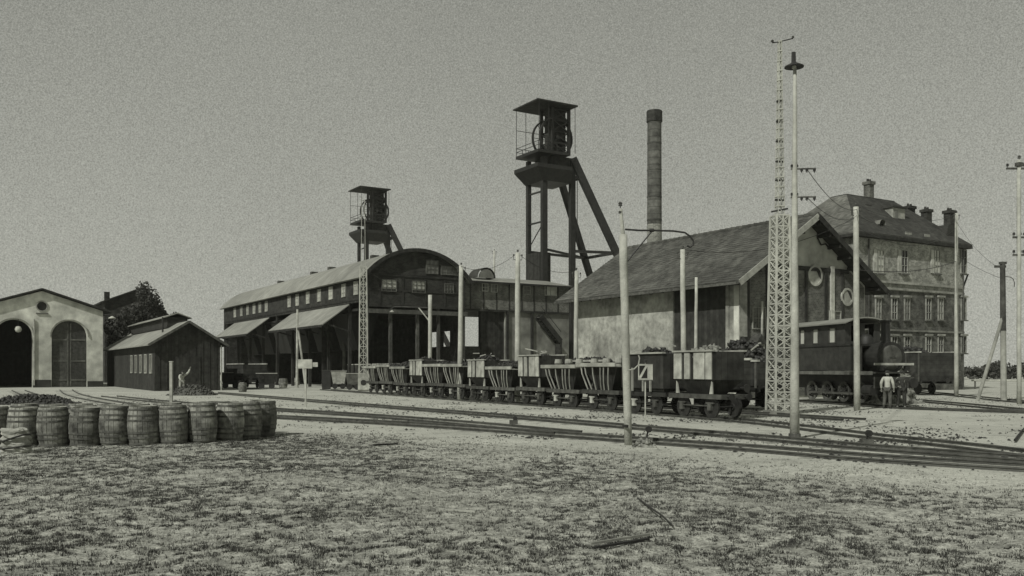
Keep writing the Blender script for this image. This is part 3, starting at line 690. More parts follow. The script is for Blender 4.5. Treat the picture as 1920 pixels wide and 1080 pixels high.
# ================================================================ GABLED ENGINE HOUSE
EHD = 50.4; EH = at(1387, EHD); EK = EHD/45.0
def engine_house():
    t = thing('engine_house', 'gabled house with a broad tiled roof, pale side wall and round gable windows', 'engine house', EH, YA)
    w_ = 11.56*EK; L = 16.3*EK; ze = 1.7+(6.1-1.7)*EK; za = 1.7+(9.9-1.7)*EK; c = w_/2; e = .95; v = 1.0
    def wz(x): return ze+(za-ze)*(1-abs(x-c)/c)-.12
    # gable wall
    pts = [(e, 0), (w_-e, 0), (w_-e, wz(w_-e)), (c, wz(c)), (e, wz(e))]
    part('gable_wall', MB().prism(pts, lambda a, b: (a, v, b), lambda a, b: (a, v+.4, b)), M['gable_plaster'], t)
    part('rear_gable_wall', MB().prism(pts, lambda a, b: (a, L-v-.4, b), lambda a, b: (a, L-v, b)), M['plaster_grey'], t)
    part('far_side_wall', MB().box(w_-e-.4, w_-e, v+.4, L-v-.4, 0, wz(e)-.003), M['brick_dark'], t)
    # long left wall: pale plaster, with a wide dark doorway near the gable
    y0, y1 = v+1.0, v+5.6
    part('side_wall', MB().box(e, e+.4, y1, L-v-.4, 0, wz(e)-.003), M['plaster'], t)
    part('side_wall', MB().box(e, e+.4, v+.4, y0, 0, wz(e)-.003), M['plaster'], t)
    part('door_panel', MB().box(e+.12, e+.22, y0, y1, 0, wz(e)-.003), M['timber'], t)
    part('door_post', MB().box(e-.05, e-.003, y0-.25, y0, 0, wz(e)-.3), M['plaster'], t)
    part('plinth', MB().box(e-.06, e-.004, y1+.1, L-v, 0, .7), M['brick_dark'], t)
    # roof
    th = .16
    def slope(s):
        xo = c+s*c; a, b, cc, d = (c, 0, za), (c, L, za), (xo, L, ze), (xo, 0, ze)
        return MB().slab(*((a, b, cc, d) if s > 0 else (b, a, d, cc)), th)
    rl = part('roof_slope', slope(-1), M['tile'], t); rr = part('roof_slope', slope(1), M['tile'], t)
    # tile courses with real relief on the visible slope
    cs = MB(); n = 27
    for k in range(n):
        u0 = k/n; u1 = (k+1)/n; x0 = c*(1-u0); x1 = c*(1-u1); z0 = za+(ze-za)*u0; z1 = za+(ze-za)*u1
        cs.add([(x0, .02, z0+.012), (x0, L-.02, z0+.012), (x1-.02, L-.02, z1+.05), (x1-.02, .02, z1+.05), (x1-.02, .02, z1+.004), (x1-.02, L-.02, z1+.004)], [(3, 2, 1, 0), (3, 4, 5, 2)])
    part('tile_courses', cs, M['tile'], rl, kind='stuff')
    rc = MB()
    for k in range(36): y = L*k/36; rc.tube((c, y, za+.02), (c, y+L/36*1.04, za+.045), .12, .14, 7)
    part('ridge_tiles', rc, M['tile'], t, kind='stuff')
    for s in (1, -1):
        b = MB().beam((c, -.03, za-.12), (c+s*c, -.03, ze-.12), .06, .34)
        part('bargeboard', b, M['timber_pale'] if s < 0 else M['timber'], t)
        for k in range(7):                              # purlin ends carrying the deep verge
            u = (k+.3)/7; x = c+s*c*u*.98; z = za+(ze-za)*u-.32; part('purlin', MB().box(x-.09, x+.09, .05, v-.003, z-.12, z+.1), M['timber'], t)
        part('soffit', MB().beam((c+s*.1, v/2+.02, za-.24), (c+s*c*.985, v/2+.02, ze-.2), v-.06, .05, up=(0, 0, 1)), M['timber'], t)
    part('gutter', MB().box(-.16, -.003, .1, L-.1, ze-.2, ze-.05), M['iron_mid'], t)
    for y in np.arange(.8, L, 1.1): part('rafter_end', MB().box(.05, e-.003, y, y+.12, ze-.12, ze+.08), M['timber'], rl)
    # gable dressings
    def gp(px, py, yy=v): x = solve(EH, px, E2, E1*yy); Yd = (EH+E2*x+E1*yy).y; return x, Z(py, Yd)
    for px, py, r in ((1526, 517, .64), (1586, 557, .56)):
        x, z = gp(px, py); rw = part('round_window', MB().ring((x, v-.075, z), r, .13, (0, 1, 0), .12, 28), M['paint_white'], t)
        part('pane', MB().disc((x, v-.075, z), r-.12, (0, 1, 0), .03, 24), M['paint_white'], rw)
        part('dark_segment', MB().prism([((r-.14)*math.cos(a), (r-.14)*math.sin(a)) for a in np.linspace(-PI*.12, PI*.5, 12)], lambda a, b: (x+a, v-.125, z+b), lambda a, b: (x+a, v-.095, z+b)), M['timber'], rw)  # dark piece over the upper right of the pane
    x, z = gp(1548, 450); pl = part('plaque', MB().prism([(-.75, .55), (-.85, .1), (-.5, -.35), (-.1, -.25), (.1, -.4), (.55, -.3), (.85, .1), (.8, .55)], lambda a, b: (x+a, v-.06, z+b), lambda a, b: (x+a, v-.004, z+b)), M['plaster'], t)
    bd = MB(); q = [(-.75, .55), (-.85, .1), (-.5, -.35), (-.1, -.25), (.1, -.4), (.55, -.3), (.85, .1), (.8, .55)]
    for k in range(len(q)-1): bd.beam((x+q[k][0], v-.08, z+q[k][1]), (x+q[k+1][0], v-.08, z+q[k+1][1]), .05, .07)
    part('plaque_border', bd, M['timber'], pl)
    x, z = gp(1558, 500); x_, z2 = gp(1558, 600); part('pale_post', MB().box(x-.16, x+.16, v-.16, v-.003, z2, z), M['paint_white'], t); part('post_foot', MB().box(x-.2, x+.2, v-.2, v-.002, z2-.55, z2-.15), M['paint_white'], t)
    zt = gp(1550, 497)[1]
    zi = zt-.25; xi = c-(1-(zi+.45-ze)/(za-ze))*c
    part('timber_infill', MB().prism([(e+.1, .1), (w_-e-.1, .1), (w_-e-.1, wz(e+.1)-.35), (w_-xi, zi), (xi, zi), (e+.1, wz(e+.1)-.35)], lambda a, b: (a, v-.05, b), lambda a, b: (a, v-.003, b)), M['brick_mid'], t)
    part('cross_beam', MB().box(xi+.1, w_-xi-.1, v-.13, v-.052, zt-.45, zt-.2), M['timber'], t)
    part('cross_beam', MB().box(e, w_-e, v-.13, v-.052, 3.3, 3.55), M['timber'], t)
    for u in (.06, .2, .34, .5, .66, .8, .93):
        xx = e+(w_-2*e)*u; part('wall_post', MB().box(xx-.09, xx+.09, v-.12, v-.053, .1, min(zt-.46, wz(xx)-.4)), M['timber'], t)
    for u0, u1 in ((.08, .19), (.22, .33), (.68, .79)):
        a = e+(w_-2*e)*u0+.1; b = e+(w_-2*e)*u1-.05; window(t, a, b, 4.0, 5.3, v-.1, bars=(1, 1), pane='pane_dim', frame='timber_pale', sill=False, fw=.06)
    part('corner_pier', MB().box(e-.04, e+.62, v-.1, v-.054, 0, wz(e)-.3), M['plaster'], t)
    part('drainpipe', MB().tube((e+1.55, v-.3, 2.0), (e+1.55, v-.3, 5.6), .07), M['paint_white'], t)
    ar = part('arched_niche', MB().lathe([(.62, -.06), (.78, -.06), (.78, .06), (.62, .06), (.62, -.06)], 14, (e+.95, v-.12, 2.6), Matrix.Rotation(PI/2, 3, 'X'), 0, PI), M['plaster'], t)
    part('niche_board', MB().box(e+.5, e+1.4, v-.12, v-.056, 1.3, 2.7), M['plaster_grey'], ar)
engine_house()

# ================================================================ ADMINISTRATION BUILDING
def admin():
    AD = 67.5; loc = at(1607, AD); t = thing('office_building', 'three-storey brick office building with a hipped slate roof and several chimneys, at the right', 'building', loc, YA)
    w_ = 14.4; D = 10; ze = 12.0; zr = 15.75
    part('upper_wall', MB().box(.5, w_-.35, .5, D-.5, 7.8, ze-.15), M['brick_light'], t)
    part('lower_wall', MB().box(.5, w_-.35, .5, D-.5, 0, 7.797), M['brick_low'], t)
    c = [(0, 0), (w_+.2, 0), (w_+.2, D), (0, D)]; q = [(3.9, 4.0), (w_-4.4, 4.0), (w_-4.4, D-4.4), (3.9, D-4.4)]
    V = [(x, y, ze) for x, y in c]+[(x, y, zr) for x, y in q]
    for i, (m, nm) in enumerate((('slate', 'front_slope'), ('slate', 'right_slope'), ('slate', 'rear_slope'), ('slate_sunlit', 'left_slope'))):
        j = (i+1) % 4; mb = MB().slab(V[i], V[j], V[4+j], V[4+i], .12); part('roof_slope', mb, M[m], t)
    part('roof_deck', MB().box(3.9, w_-4.4, 4.0, D-4.4, zr-.1, zr+.06), M['slate'], t)
    part('eaves', MB().box(-.02, w_+.22, -.02, D, ze-.34, ze-.125), M['timber'], t)
    for z in (7.85, 8.35): part('string_course', MB().box(.42, w_-.27, .38, .498, z, z+.16), M['plaster'], t)
    part('string_course', MB().box(.42, w_-.27, .38, .498, 4.65, 4.8), M['plaster_grey'], t)
    def gx(px): return solve(loc, px, E2, E1*.5)
    def gz(py, px): x = gx(px); return Z(py, (loc+E2*x+E1*.5).y)
    k = 0
    for px in (1650, 1695, 1756, 1806):
        x = gx(px); ww = .42
        window(t, x-ww, x+ww, gz(513, px), gz(468, px), .44, bars=(1, 2), pane='pane_dark' if k % 2 else 'pane', fw=.08, frame='frame_grey')
        if px != 1806: part('shutter', MB().box(x-ww-.38, x-ww-.02, .42, .498, gz(513, px), gz(469, px)), M['paint_white'], t)
        k += 1
    for px in (1646, 1676, 1700, 1740, 1763, 1806):
        x = gx(px); ww = .36
        window(t, x-ww, x+ww, gz(600, px), gz(558, px), .44, bars=(1, 2), pane='pane_dark' if px in (1676, 1740) else 'pane_dim', fw=.08, hood=True, frame='frame_grey')
        window(t, x-ww, x+ww, gz(662, px), gz(630, px), .44, bars=(1, 1), pane='pane_dark', fw=.08, hood=True, frame='frame_grey')
    part('downpipe', MB().tube((gx(1626), .35, 0), (gx(1626), .35, ze-.4), .06), M['iron_mid'], t)
    part('downpipe', MB().tube((w_-.5, .35, 0), (w_-.5, .35, ze-.4), .06), M['iron_mid'], t)
    # chimneys, dormers
    def chim(px, pyt, pyb, wd, y, m='brick_dark', pot=False):
        x = solve(loc, px, E2, E1*y); Yd = (loc+E2*x+E1*y).y; zt = Z(pyt, Yd); zb = Z(pyb, Yd)
        mb = MB().box(x-wd/2, x+wd/2, y-.3, y+.3, zb, zt-.25); ch = part('chimney', mb, M[m], t)
        part('chimney_cap', MB().box(x-wd/2-.09, x+wd/2+.09, y-.39, y+.39, zt-.25, zt), M[m], ch)
        for s in (-1, 1): part('chimney_pot', MB().tube((x+s*wd*.25, y, zt), (x+s*wd*.25, y, zt+.22), .11, .09, 8), M['brick_dark'], ch)
    chim(1629, 341, 385, .55, 4.6, 'brick_mid'); chim(1705, 387, 440, .75, 4.2); chim(1737, 393, 445, .7, 4.4); chim(1780, 395, 450, .68, 1.2)
    chim(1622, 385, 425, .6, 3.4)
    part('chimney_base', MB().prism([(solve(loc, 1768, E2, E1*.9), ze), (solve(loc, 1795, E2, E1*.9), ze), (solve(loc, 1788, E2, E1*.9), ze+1.6), (solve(loc, 1774, E2, E1*.9), ze+1.6)], lambda a, b: (a, .7, b), lambda a, b: (a, 1.7, b)), M['tin_dark'], t)
    x0, x1 = solve(loc, 1674, E2, E1*2), solve(loc, 1697, E2, E1*2)
    d = part('dormer', MB().box(x0, x1, 2.0, 4.4, 13.6, 14.7), M['plaster'], t); part('dormer_roof', MB().box(x0-.12, x1+.12, 1.85, 4.3, 14.703, 14.85), M['tin_dark'], d)
    part('dormer_pane', MB().box(x0+.2, x0+.6, 1.96, 1.997, 13.8, 14.5), M['pane_dim'], d)
    xd = solve(loc, 1641, E2, E1*1.4); part('roof_hatch', MB().lathe([(.38, -.3), (.38, .7)], 10, (xd, 1.4, 12.9), Matrix.Rotation(PI/2, 3, 'X'), 0, PI).box(xd-.38, xd+.38, 1.1, 2.0, 12.4, 12.9), M['plaster_grey'], t)
    for px, wd in ((1703, .8), (1738, .7)): x = solve(loc, px, E2, E1*.3); part('snow_guard', MB().box(x-wd/2, x+wd/2, .25, .3, ze+.25, ze+.45), M['paint_white'], t)
    br = MB().beam((w_-.3, .6, 9.6), (w_+.55, .6, 9.6), .12).beam((w_-.3, .6, 8.2), (w_+.5, .6, 9.55), .1); part('wall_bracket', br, M['iron'], t)
admin()

# ================================================================ POLES AND MASTS
def jit(a): return random.uniform(-a, a)
def insulator(p, parent, h=.12, r=.045, m='iron_mid'):
    return part('insulator', MB().lathe([(.012, 0), (.012, h*.3), (r, h*.35), (r*.7, h*.6), (r, h*.7), (r*.5, h), (0, h)], 8, p), M[m], parent)
def pole(px, pyb, pyt, wb, wt, label, m='pole', name='pole', lean=0, square=True, y=None):
    b = G(px, pyb) if y is None else at(px, y); y = b.y; s = y/FOC; h = Z(pyt, y)
    t = thing(name, label, 'pole', b, R(20)); mb = MB(); a = wb*s/2*.92; c = wt*s/2*.92; lx = lean*s; n = 7
    lo = Matrix.Rotation(-R(20), 3, 'Z') @ Vector((lx, 0, 0))
    pts = [Vector((0, 0, -.05))+lo*0]+[lo*(k/n)+Vector((jit(.006), jit(.006), h*k/n)) for k in range(1, n+1)]
    mb.path(pts, [a+(c-a)*k/n for k in range(n+1)], 4 if square else 9); part('shaft', mb, M[m], t, smooth=not square)
    return t, b, h, lo
# pole with the bent arm, left of the sign
tP1, bP1, hP1, lP1 = pole(1178, 834, 440, 16, 17, 'white pole with a long bent iron arm near its top, standing by the nearest track', lean=-10, square=False)
Yp = bP1.y; k = Yp/FOC
ri = Matrix.Rotation(-R(20), 3, 'Z')
def loc1(px, py, dy=0): return ri @ Vector(((px-1178)*k, dy, 0))+Vector((0, 0, Z(py, Yp)))
part('upper_shaft', MB().tube(loc1(1168, 441), loc1(1164, 392), .05, .035), M['pole'], tP1)
ar = part('arm', MB().path([loc1(*p) for p in ((1172, 430), (1200, 432), (1222, 432), (1262, 433), (1284, 436), (1294, 443), (1300, 452), (1300, 459), (1294, 463), (1288, 461))], .022, 7), M['iron'], tP1)
part('arm_clamp', MB().tube(loc1(1218, 432), loc1(1226, 432), .04), M['iron'], ar)
part('brace', MB().tube(loc1(1172, 495), loc1(1222, 434), .018, n=6), M['iron'], tP1)
insulator(loc1(1163, 390), tP1, .14, .05); insulator(loc1(1163, 402), tP1, .08, .05)
part('lower_hook', MB().path([loc1(*p, -.1) for p in ((1178, 694), (1188, 692), (1196, 684), (1198, 672), (1196, 666))], .016, 6), M['paint_white'], tP1)
part('cable_clip', MB().box(-.14, -.10, -.2, .02, .4, .46), M['iron'], tP1)
# tall pole with the lamp
tP2, bP2, hP2, lP2 = pole(1490, 822, 128, 20, 7, 'tallest white pole, carrying two crossarms and a shaded lamp, right of the lattice mast', square=False)
Y2 = bP2.y; k2 = Y2/FOC
def loc2(px, py, dy=0): return ri @ Vector(((px-1490)*k2, dy, 0))+Vector((0, 0, Z(py, Y2)))
la = part('lamp_shade', MB().lathe([(.035, .12), (.07, .08), (.235, -.01), (.235, -.03), (.05, .03), (0, .03)], 16, loc2(1489, 124)), M['iron'], tP2)
part('lamp_stem', MB().tube(loc2(1488, 118), loc2(1488, 98), .055, .05), M['iron'], la)
part('bulb', MB().lathe([(0, -.09), (.05, -.06), (.05, 0), (0, .04)], 8, loc2(1489, 124)), M['paint_white'], la)
for py in (317, 370):
    ca = part('crossarm', MB().beam(loc2(1483, py), loc2(1530, py-1), .035, .035), M['iron_mid'], tP2)
    for px in (1485, 1494, 1503, 1513, 1527): insulator(loc2(px, py-1)+Vector((0, 0, -.10 if px > 1500 else .0)), ca, .10, .04, 'iron')
part('base_collar', MB().tube((0, 0, -.05), (0, 0, .12), .16, .15, 10), M['iron_mid'], tP2)
P = {}
def simple(key, px, pyb, pyt, wb, wt, label, ins=True, **kw):
    kw.setdefault('lean', random.uniform(-3, 3)); t, b, h, lo = pole(px, pyb, pyt, wb, wt, label, square=False, **kw); P[key] = (t, b, h, lo)
    if ins:
        s = b.y/FOC; insulator(lo+Vector((0, 0, h)), t, .16, .055)
        for sg in (-1, 1): part('bracket', MB().path([lo+Vector((0, 0, h-.35)), lo+Vector((sg*.22, 0, h-.35)), lo+Vector((sg*.22, 0, h-.2))], .018, 5), M['iron_mid'], t); insulator(lo+Vector((sg*.22, 0, h-.2)), t, .13, .05)
    return t
simple('p3', 1607, 769, 388, 13, 11, 'white pole in front of the dark locomotive, its top against the office roof')
simple('p4', 1282, 775, 468, 12, 10, 'white pole behind the white-boarded wagon, in front of the pale engine house wall')
simple('p5', 1304, 762, 520, 8, 6, 'thin pale pole right of a thicker one, before the dark engine house doorway', ins=False)
simple('p6', 1079, 754, 508, 10, 8, 'white pole behind the wide-tray wagon, at the left end of the engine house')
simple('p7', 970, 756, 474, 12, 10, 'white pole in front of the ore wagons and the pale bay of the sorting house')
simple('p8', 862, 750, 498, 11, 9, 'white pole at the right corner of the arched hall front')
t9 = simple('p9', 806, 733, 553, 8, 8, 'shorter pale pole with slanting stay and hooked lamp arm, before the hall opening', ins=False)
b9 = P['p9'][1]; k9 = b9.y/FOC
def loc9(px, py, dy=0): return ri @ Vector(((px-806)*k9, dy, 0))+Vector((0, 0, Z(py, b9.y)))
part('stay', MB().tube(loc9(804, 601), loc9(785, 577), .05), M['paint_white'], t9)
part('arm', MB().path([loc9(*p) for p in ((806, 577), (770, 576), (745, 575), (738, 576), (733, 580), (734, 585))], .045, 6), M['iron_mid'], t9)
part('hook_lamp', MB().lathe([(.04, .15), (.2, 0), (0, -.03)], 10, loc9(735, 585)), M['paint_white'], t9)
simple('p14', 1793, 743, 400, 9, 6, 'slim pale pole in front of the right end of the office building')
simple('far', 925, 722, 470, 4, 4, 'thin faint pole with a small insulator, above the sorting house roof', y=96)
# A-frame pole in front of the canopies
bA = G(561, 727); sA = bA.y/FOC; tA = thing('propped_pole', 'pale pole with two splayed legs, standing in front of the left canopy of the hall', 'pole', bA)
part('leg', MB().tube((-.2, 0, -.05), (-.16, 0, Z(580, bA.y)), .14, .09), M['paint_white'], tA); part('leg', MB().tube((.62, 0, -.05), (-.12, 0, Z(612, bA.y)), .12, .09), M['paint_white'], tA)
part('cross_tie', MB().beam((-.25, -.1, 2.0), (.5, -.1, 2.0), .1), M['paint_white'], tA); insulator((-.16, 0, Z(580, bA.y)), tA, .3, .1)
# propped dark pole on the right
bB = G(1882, 752); tB = thing('propped_pole', 'tall pole with a dark tarred top and a slanting prop, at the right', 'pole', bB); sB = bB.y/FOC
hB = Z(492, bB.y); hm = Z(620, bB.y)
part('lower_shaft', MB().tube((0, 0, -.05), (-.03, 0, hm), .155, .14, 10), M['timber_pale'], tB); part('upper_shaft', MB().tube((-.03, 0, hm), (-.06, 0, hB), .15, .13, 10), M['pole_dark'], tB)
part('prop', MB().tube(((1832-1882)*sB, 0, -.05), (-.05, -.02, Z(592, bB.y)), .10, .09, 8), M['timber_pale'], tB)
part('crossarm', MB().beam((-.06-.42, 0, hB-.22), (.1, 0, hB-.22), .12), M['pole_dark'], tB); part('top_bolt', MB().box(-.2, .1, -.12, .12, hB-.1, hB+.03), M['pole_dark'], tB)
part('hook', MB().path([(.05, 0, hB-.75), (.35, 0, hB-.78), (.52, 0, hB-.9), (.58, 0, hB-1.15), (.56, 0, hB-1.3)], .02, 6), M['iron_mid'], tB)
# tall pole at the right edge
simple('p16', 1911, 758, 300, 9, 8, 'tall slim pole with three crossarms at the right edge of the photograph', ins=False, m='pole')
t16, b16, h16, _ = P['p16']; s16 = b16.y/FOC
for py, l, r in ((316, 24, 12), (445, 12, 12), (478, 12, 10)):
    z = Z(py, b16.y); ca = part('crossarm', MB().beam(ri @ Vector((-l*s16, 0, 0))+Vector((0, 0, z)), ri @ Vector((r*s16, 0, 0))+Vector((0, 0, z)), .07, .09), M['iron_mid'], t16)
    for q in (-l+2, 2, r-2): insulator(ri @ Vector((q*s16, 0, 0))+Vector((0, 0, z+.04)), ca, .2, .07, 'iron')
part('top_box', MB().box(-.16, .16, -.12, .12, Z(312, b16.y), Z(305, b16.y)), M['iron_mid'], t16); insulator((0, 0, h16), t16, .22, .08)
# small posts
def post(px, pyb, pyt, w_, label, m='paint_white'):
    b = G(px, pyb); t = thing('marker_post', label, 'post', b); s = b.y/FOC; h = Z(pyt, b.y)
    part('post', MB().box(-w_*s/2, w_*s/2, -w_*s/2, w_*s/2, -.1, h), M[m], t); part('cap', MB().box(-w_*s/2-.02, w_*s/2+.02, -w_*s/2-.02, w_*s/2+.02, h+.002, h+.05), M[m], t); return t, b, h, s
post(321, 756, 679, 5, 'short white post standing behind the barrels, before the low workshop')
tq, bq, hq, sq = post(573, 764, 690, 3, 'thin pale post with a small white board on top, left of the lattice-legged mast')
part('board', MB().box(-.32, .3, -.06, -.035, hq-.02, hq+.38), M['paint_white'], tq); part('board', MB().box(.32, .55, -.06, -.035, hq+.05, hq+.25), M['paint_white'], tq)

# lattice masts
def lattice_mast(px, pyb, pyt, wb, wm, wu, wt, zsplit_py, label, nb, rungs, topbar):
    b = G(px, pyb); y = b.y; s = y/FOC; H_ = Z(pyt, y); t = thing('lattice_mast', label, 'mast', b, R(12))
    rot = Matrix.Rotation(-R(12), 3, 'Z')
    def hw(z):
        zz = Z(zsplit_py, y)
        return (wb+(wm-wb)*z/zz)*s/2 if z < zz else (wu+(wt-wu)*(z-zz)/(H_-zz))*s/2
    zs = [0]; zz = Z(zsplit_py, y)
    step = zz/nb
    zs = [k*step for k in range(nb+1)]
    if topbar:
        for k in range(1, 19): zs.append(zz+(H_-zz)*k/18)
    for sx in (-1, 1):
        for sy in (-1, 1):
            mb = MB()
            for a, c in ((0, zz), (zz, H_)): mb.beam((sx*hw(a), sy*hw(a), a), (sx*hw(c-.001), sy*hw(c-.001), c), .065 if a == 0 else .022)
            part('corner_angle', mb, M['mast'], t)
    for i in range(len(zs)-1):
        z0, z1 = zs[i], zs[i+1]; a, c = hw(z0), hw(z1-.001); mb = MB(); bt = .03 if i < nb else .013
        for sy in (-1, 1):
            for sx in (-1, 1):
                mb.beam((-sx*a, sy*a, z0), (sx*c, sy*c, z1), bt, bt); mb.beam((sy*a, -sx*a, z0), (sy*c, sx*c, z1), bt, bt)
        part('brace', mb, M['mast'], t)
        mb = MB()
        for sy in (-1, 1): mb.beam((-c, sy*c, z1), (c, sy*c, z1), .045); mb.beam((sy*c, -c, z1), (sy*c, c, z1), .045)
        part('crossbar', mb, M['mast'], t)
    part('centre_post', MB().beam((0, -hw(0)+.0, .1), (0, -hw(zz-.01), zz), .045), M['pole'], t)
    part('base_plate', MB().box(-wb*s*.62, wb*s*.62, -wb*s*.62, wb*s*.62, -.05, .14), M['plaster_grey'], t)
    for py in rungs:
        z = Z(py, y); q = hw(z)*1.5; part('rung', MB().box(-q, q, -.05, .05, z-.03, z+.03), M['iron'], t)
    if topbar:
        z = H_; part('top_arm', MB().path([rot @ Vector((-.28, 0, 0))+Vector((0, 0, z-.05)), (0, 0, z), rot @ Vector((.5, 0, 0))+Vector((0, 0, z+.12))], .022, 6), M['iron'], t)
        insulator(rot @ Vector((-.28, 0, 0))+Vector((0, 0, z-.05)), t, .12, .06); insulator(rot @ Vector((.5, 0, 0))+Vector((0, 0, z+.10)), t, .12, .05)
        part('crossarm', MB().beam(rot @ Vector((-.35, -.1, 0))+Vector((0, 0, Z(398, y))), rot @ Vector((.28, -.1, 0))+Vector((0, 0, Z(392, y))), .06), M['iron'], t)
    return t, b
tM, bM = lattice_mast(1462, 776, 78, 37, 25, 13, 5, 405, 'tall white lattice mast standing before the engine house gable, left of the tallest pole', 18, (190, 228, 265, 303, 338, 375), True)
tN, bN = lattice_mast(681, 733, 372, 16, 12, 8, 5, 500, 'slender white lattice mast in front of the left corner of the arched hall', 14, (), False)
part('footing', MB().box(-.42, .42, -.46, -.36, .1, 1.35), M['paint_white'], tN); part('footing_hole', MB().disc((0, -.47, .65), .22, (0, 1, 0), .01, 14), M['iron'], tN)

# ================================================================ OVERHEAD WIRES
def wire(a, b, sag, label, r=.011):
    a = Vector(a); b = Vector(b); pts = []
    for k in range(13):
        u = k/12; p = a.lerp(b, u); p.z -= sag*4*u*(1-u); pts.append(p-a)
    o = part('overhead_wire', MB().path(pts, r, 4), M['iron'], loc=a); tag(o, label, 'wire', 'overhead wires across the yard')
def top(key, dz=0): t, b, h, lo = P[key]; return b+Vector((0, 0, h+dz))
T2 = bP2
for i, (py, dz) in enumerate(((317, 0), (370, 0))):
    wire(T2+Vector((.3, 0, Z(py, T2.y))), top('p3', -.1-i*.25), .35, ('upper' if i == 0 else 'lower')+' wire from a crossarm of the tallest pole to the pole before the locomotive')
for i, dz in enumerate((0.05, -.35, -.8)):
    wire(top('p3', dz), top('p14', dz-.1), .55+.2*i, ('uppermost', 'middle', 'lowest')[i]+' of the three wires crossing the office front between two white poles')
wire(top('p3', -2.6), top('p14', -3.0), .3, 'low cable crossing the office front at the height of its middle windows', .018)
wire(top('p14', -.5), bB+Vector((-.4, 0, hB-.2)), .3, 'wire from the slim pole by the office to the propped pole on the right')
wire(top('p14', -2.6), bB+Vector((0, 0, hB-.9)), .12, 'lower wire between the office corner and the propped pole on the right')
wire(top('p7', 0), top('p8', 0), .5, 'wire between the two white poles before the sorting house')
wire(top('p6', 0), top('p7', 0), .4, 'wire between the engine house end pole and the sorting house pole')
wire(top('p4', 0), top('p3', -.4), .6, 'wire crossing the engine house roof towards the pole before the locomotive')
wire(bN+Vector((0, 0, 9.6)), top('p9', -.5), .3, 'wire from the slender lattice mast to the short pole in front of the hall opening')
# ================================================================ ORE WAGONS
TD3 = (G(680, 735.5)-G(1385, 791.5)).normalized(); TN3 = Vector((-TD3.y, TD3.x, 0))
TN3 = TN3 if TN3.y > 0 else -TN3
TO = G(1385, 791.5)
ORD = ['first', 'second', 'third', 'fourth', 'fifth', 'sixth', 'seventh', 'eighth', 'ninth', 'tenth', 'eleventh', 'twelfth', 'thirteenth', 'fourteenth']
RZ3 = math.atan2(-TD3.y, -TD3.x)             # local +x points to the near (right) end of the train
wheel_me = MB().lathe([(.0, -.05), (.10, -.09), (.12, -.03), (.30, -.02), (.34, -.04), (.345, .03), (.375, .035), (.375, .05), (.30, .05), (.0, .05)], 20, M=Matrix.Rotation(PI/2, 3, 'X')).mesh('wheel'); wheel_me.materials.append(M['iron'])
RT = .075+.345                                  # rail top + wheel radius
def running_gear(t, xs, L, g=.9, fm='iron'):
    for x in xs:
        for s in (-1, 1):
            part('wheel', wheel_me, None, t, loc=(x, s*g/2, RT), rot=(0, 0, 0 if s < 0 else PI))
        part('axle', MB().tube((x, -g/2, RT), (x, g/2, RT), .04), M['iron'], t)
        for s in (-1, 1):
            ab = MB().box(x-.09, x+.09, s*(g/2+.10)-.05, s*(g/2+.10)+.05, RT-.1, RT+.12).box(x-.20, x+.20, s*(g/2+.10)-.03, s*(g/2+.10)+.03, RT+.122, RT+.17)
            part('axle_box', ab, M['paint_white'] if s < 0 and random.random() < .5 else M['iron_mid'], t)
    f = MB()
    for s in (-1, 1): f.box(-L/2, L/2, s*.58-.04, s*.58+.04, .70, .86)
    f.box(-L/2, -L/2+.1, -.54, .54, .70, .86).box(L/2-.1, L/2, -.54, .54, .70, .86).box(-.05, .05, -.54, .54, .70, .84)
    for s in (-1, 1): f.beam((xs[0], s*.56, RT+.05), (xs[1], s*.56, RT+.05), .04)
    part('underframe', f, M[fm], t)
    for s in (-1, 1):
        for y in (-.36, .36): part('buffer', MB().tube((s*L/2, y, .78), (s*(L/2+.20), y, .78), .045).tube((s*(L/2+.20), y, .78), (s*(L/2+.23), y, .78), .12, n=12), M['iron'], t)
        part('coupling', MB().tube((s*L/2, 0, .74), (s*(L/2+.22), 0, .72), .03), M['iron'], t)
def hopper(mb, x0, x1, y, z0, z1, bx, by):
    a = [(x0, -y, z1), (x1, -y, z1), (x1, y, z1), (x0, y, z1)]; c = (x0+x1)/2; b = [(c-bx, -by, z0), (c+bx, -by, z0), (c+bx, by, z0), (c-bx, by, z0)]
    mb.add(b+a, [(3, 2, 1, 0), (0, 1, 5, 4), (1, 2, 6, 5), (2, 3, 7, 6), (3, 0, 4, 7)])
def wagon_boards(t):
    L = 2.9; running_gear(t, (-.75, .78), L, fm='iron_mid')
    b = MB(); b.box(-1.05, 1.05, -.66, -.62, 1.34, 2.28).box(-1.05, 1.05, .62, .66, 1.34, 2.28).box(-1.05, -1.0, -.62, .62, 1.34, 2.28).box(1.0, 1.05, -.62, .62, 1.34, 2.28)
    hopper(b, -1.05, 1.05, .66, .72, 1.338, .35, .3); part('hopper_body', b, M['timber'], t)
    for x0, x1 in ((-1.04, -.60), (-.44, -.14), (.08, .66), (.72, 1.03)):
        part('side_board', MB().box(x0, x1, -.70, -.663, 1.36, 2.26), M['paint_white'], t)
    for x in (-.97, .97):
        part('gusset', MB().prism([(x-.12 if x > 0 else x-.02, .87), (x+.12 if x < 0 else x+.02, .87), (x, 1.33)], lambda a, c: (a, -.64, c), lambda a, c: (a, -.58, c)), M['paint_white'], t)
    part('rim', MB().box(-1.1, 1.1, -.74, -.6, 2.282, 2.34).box(-1.1, 1.1, .6, .74, 2.282, 2.34), M['timber_pale'], t)
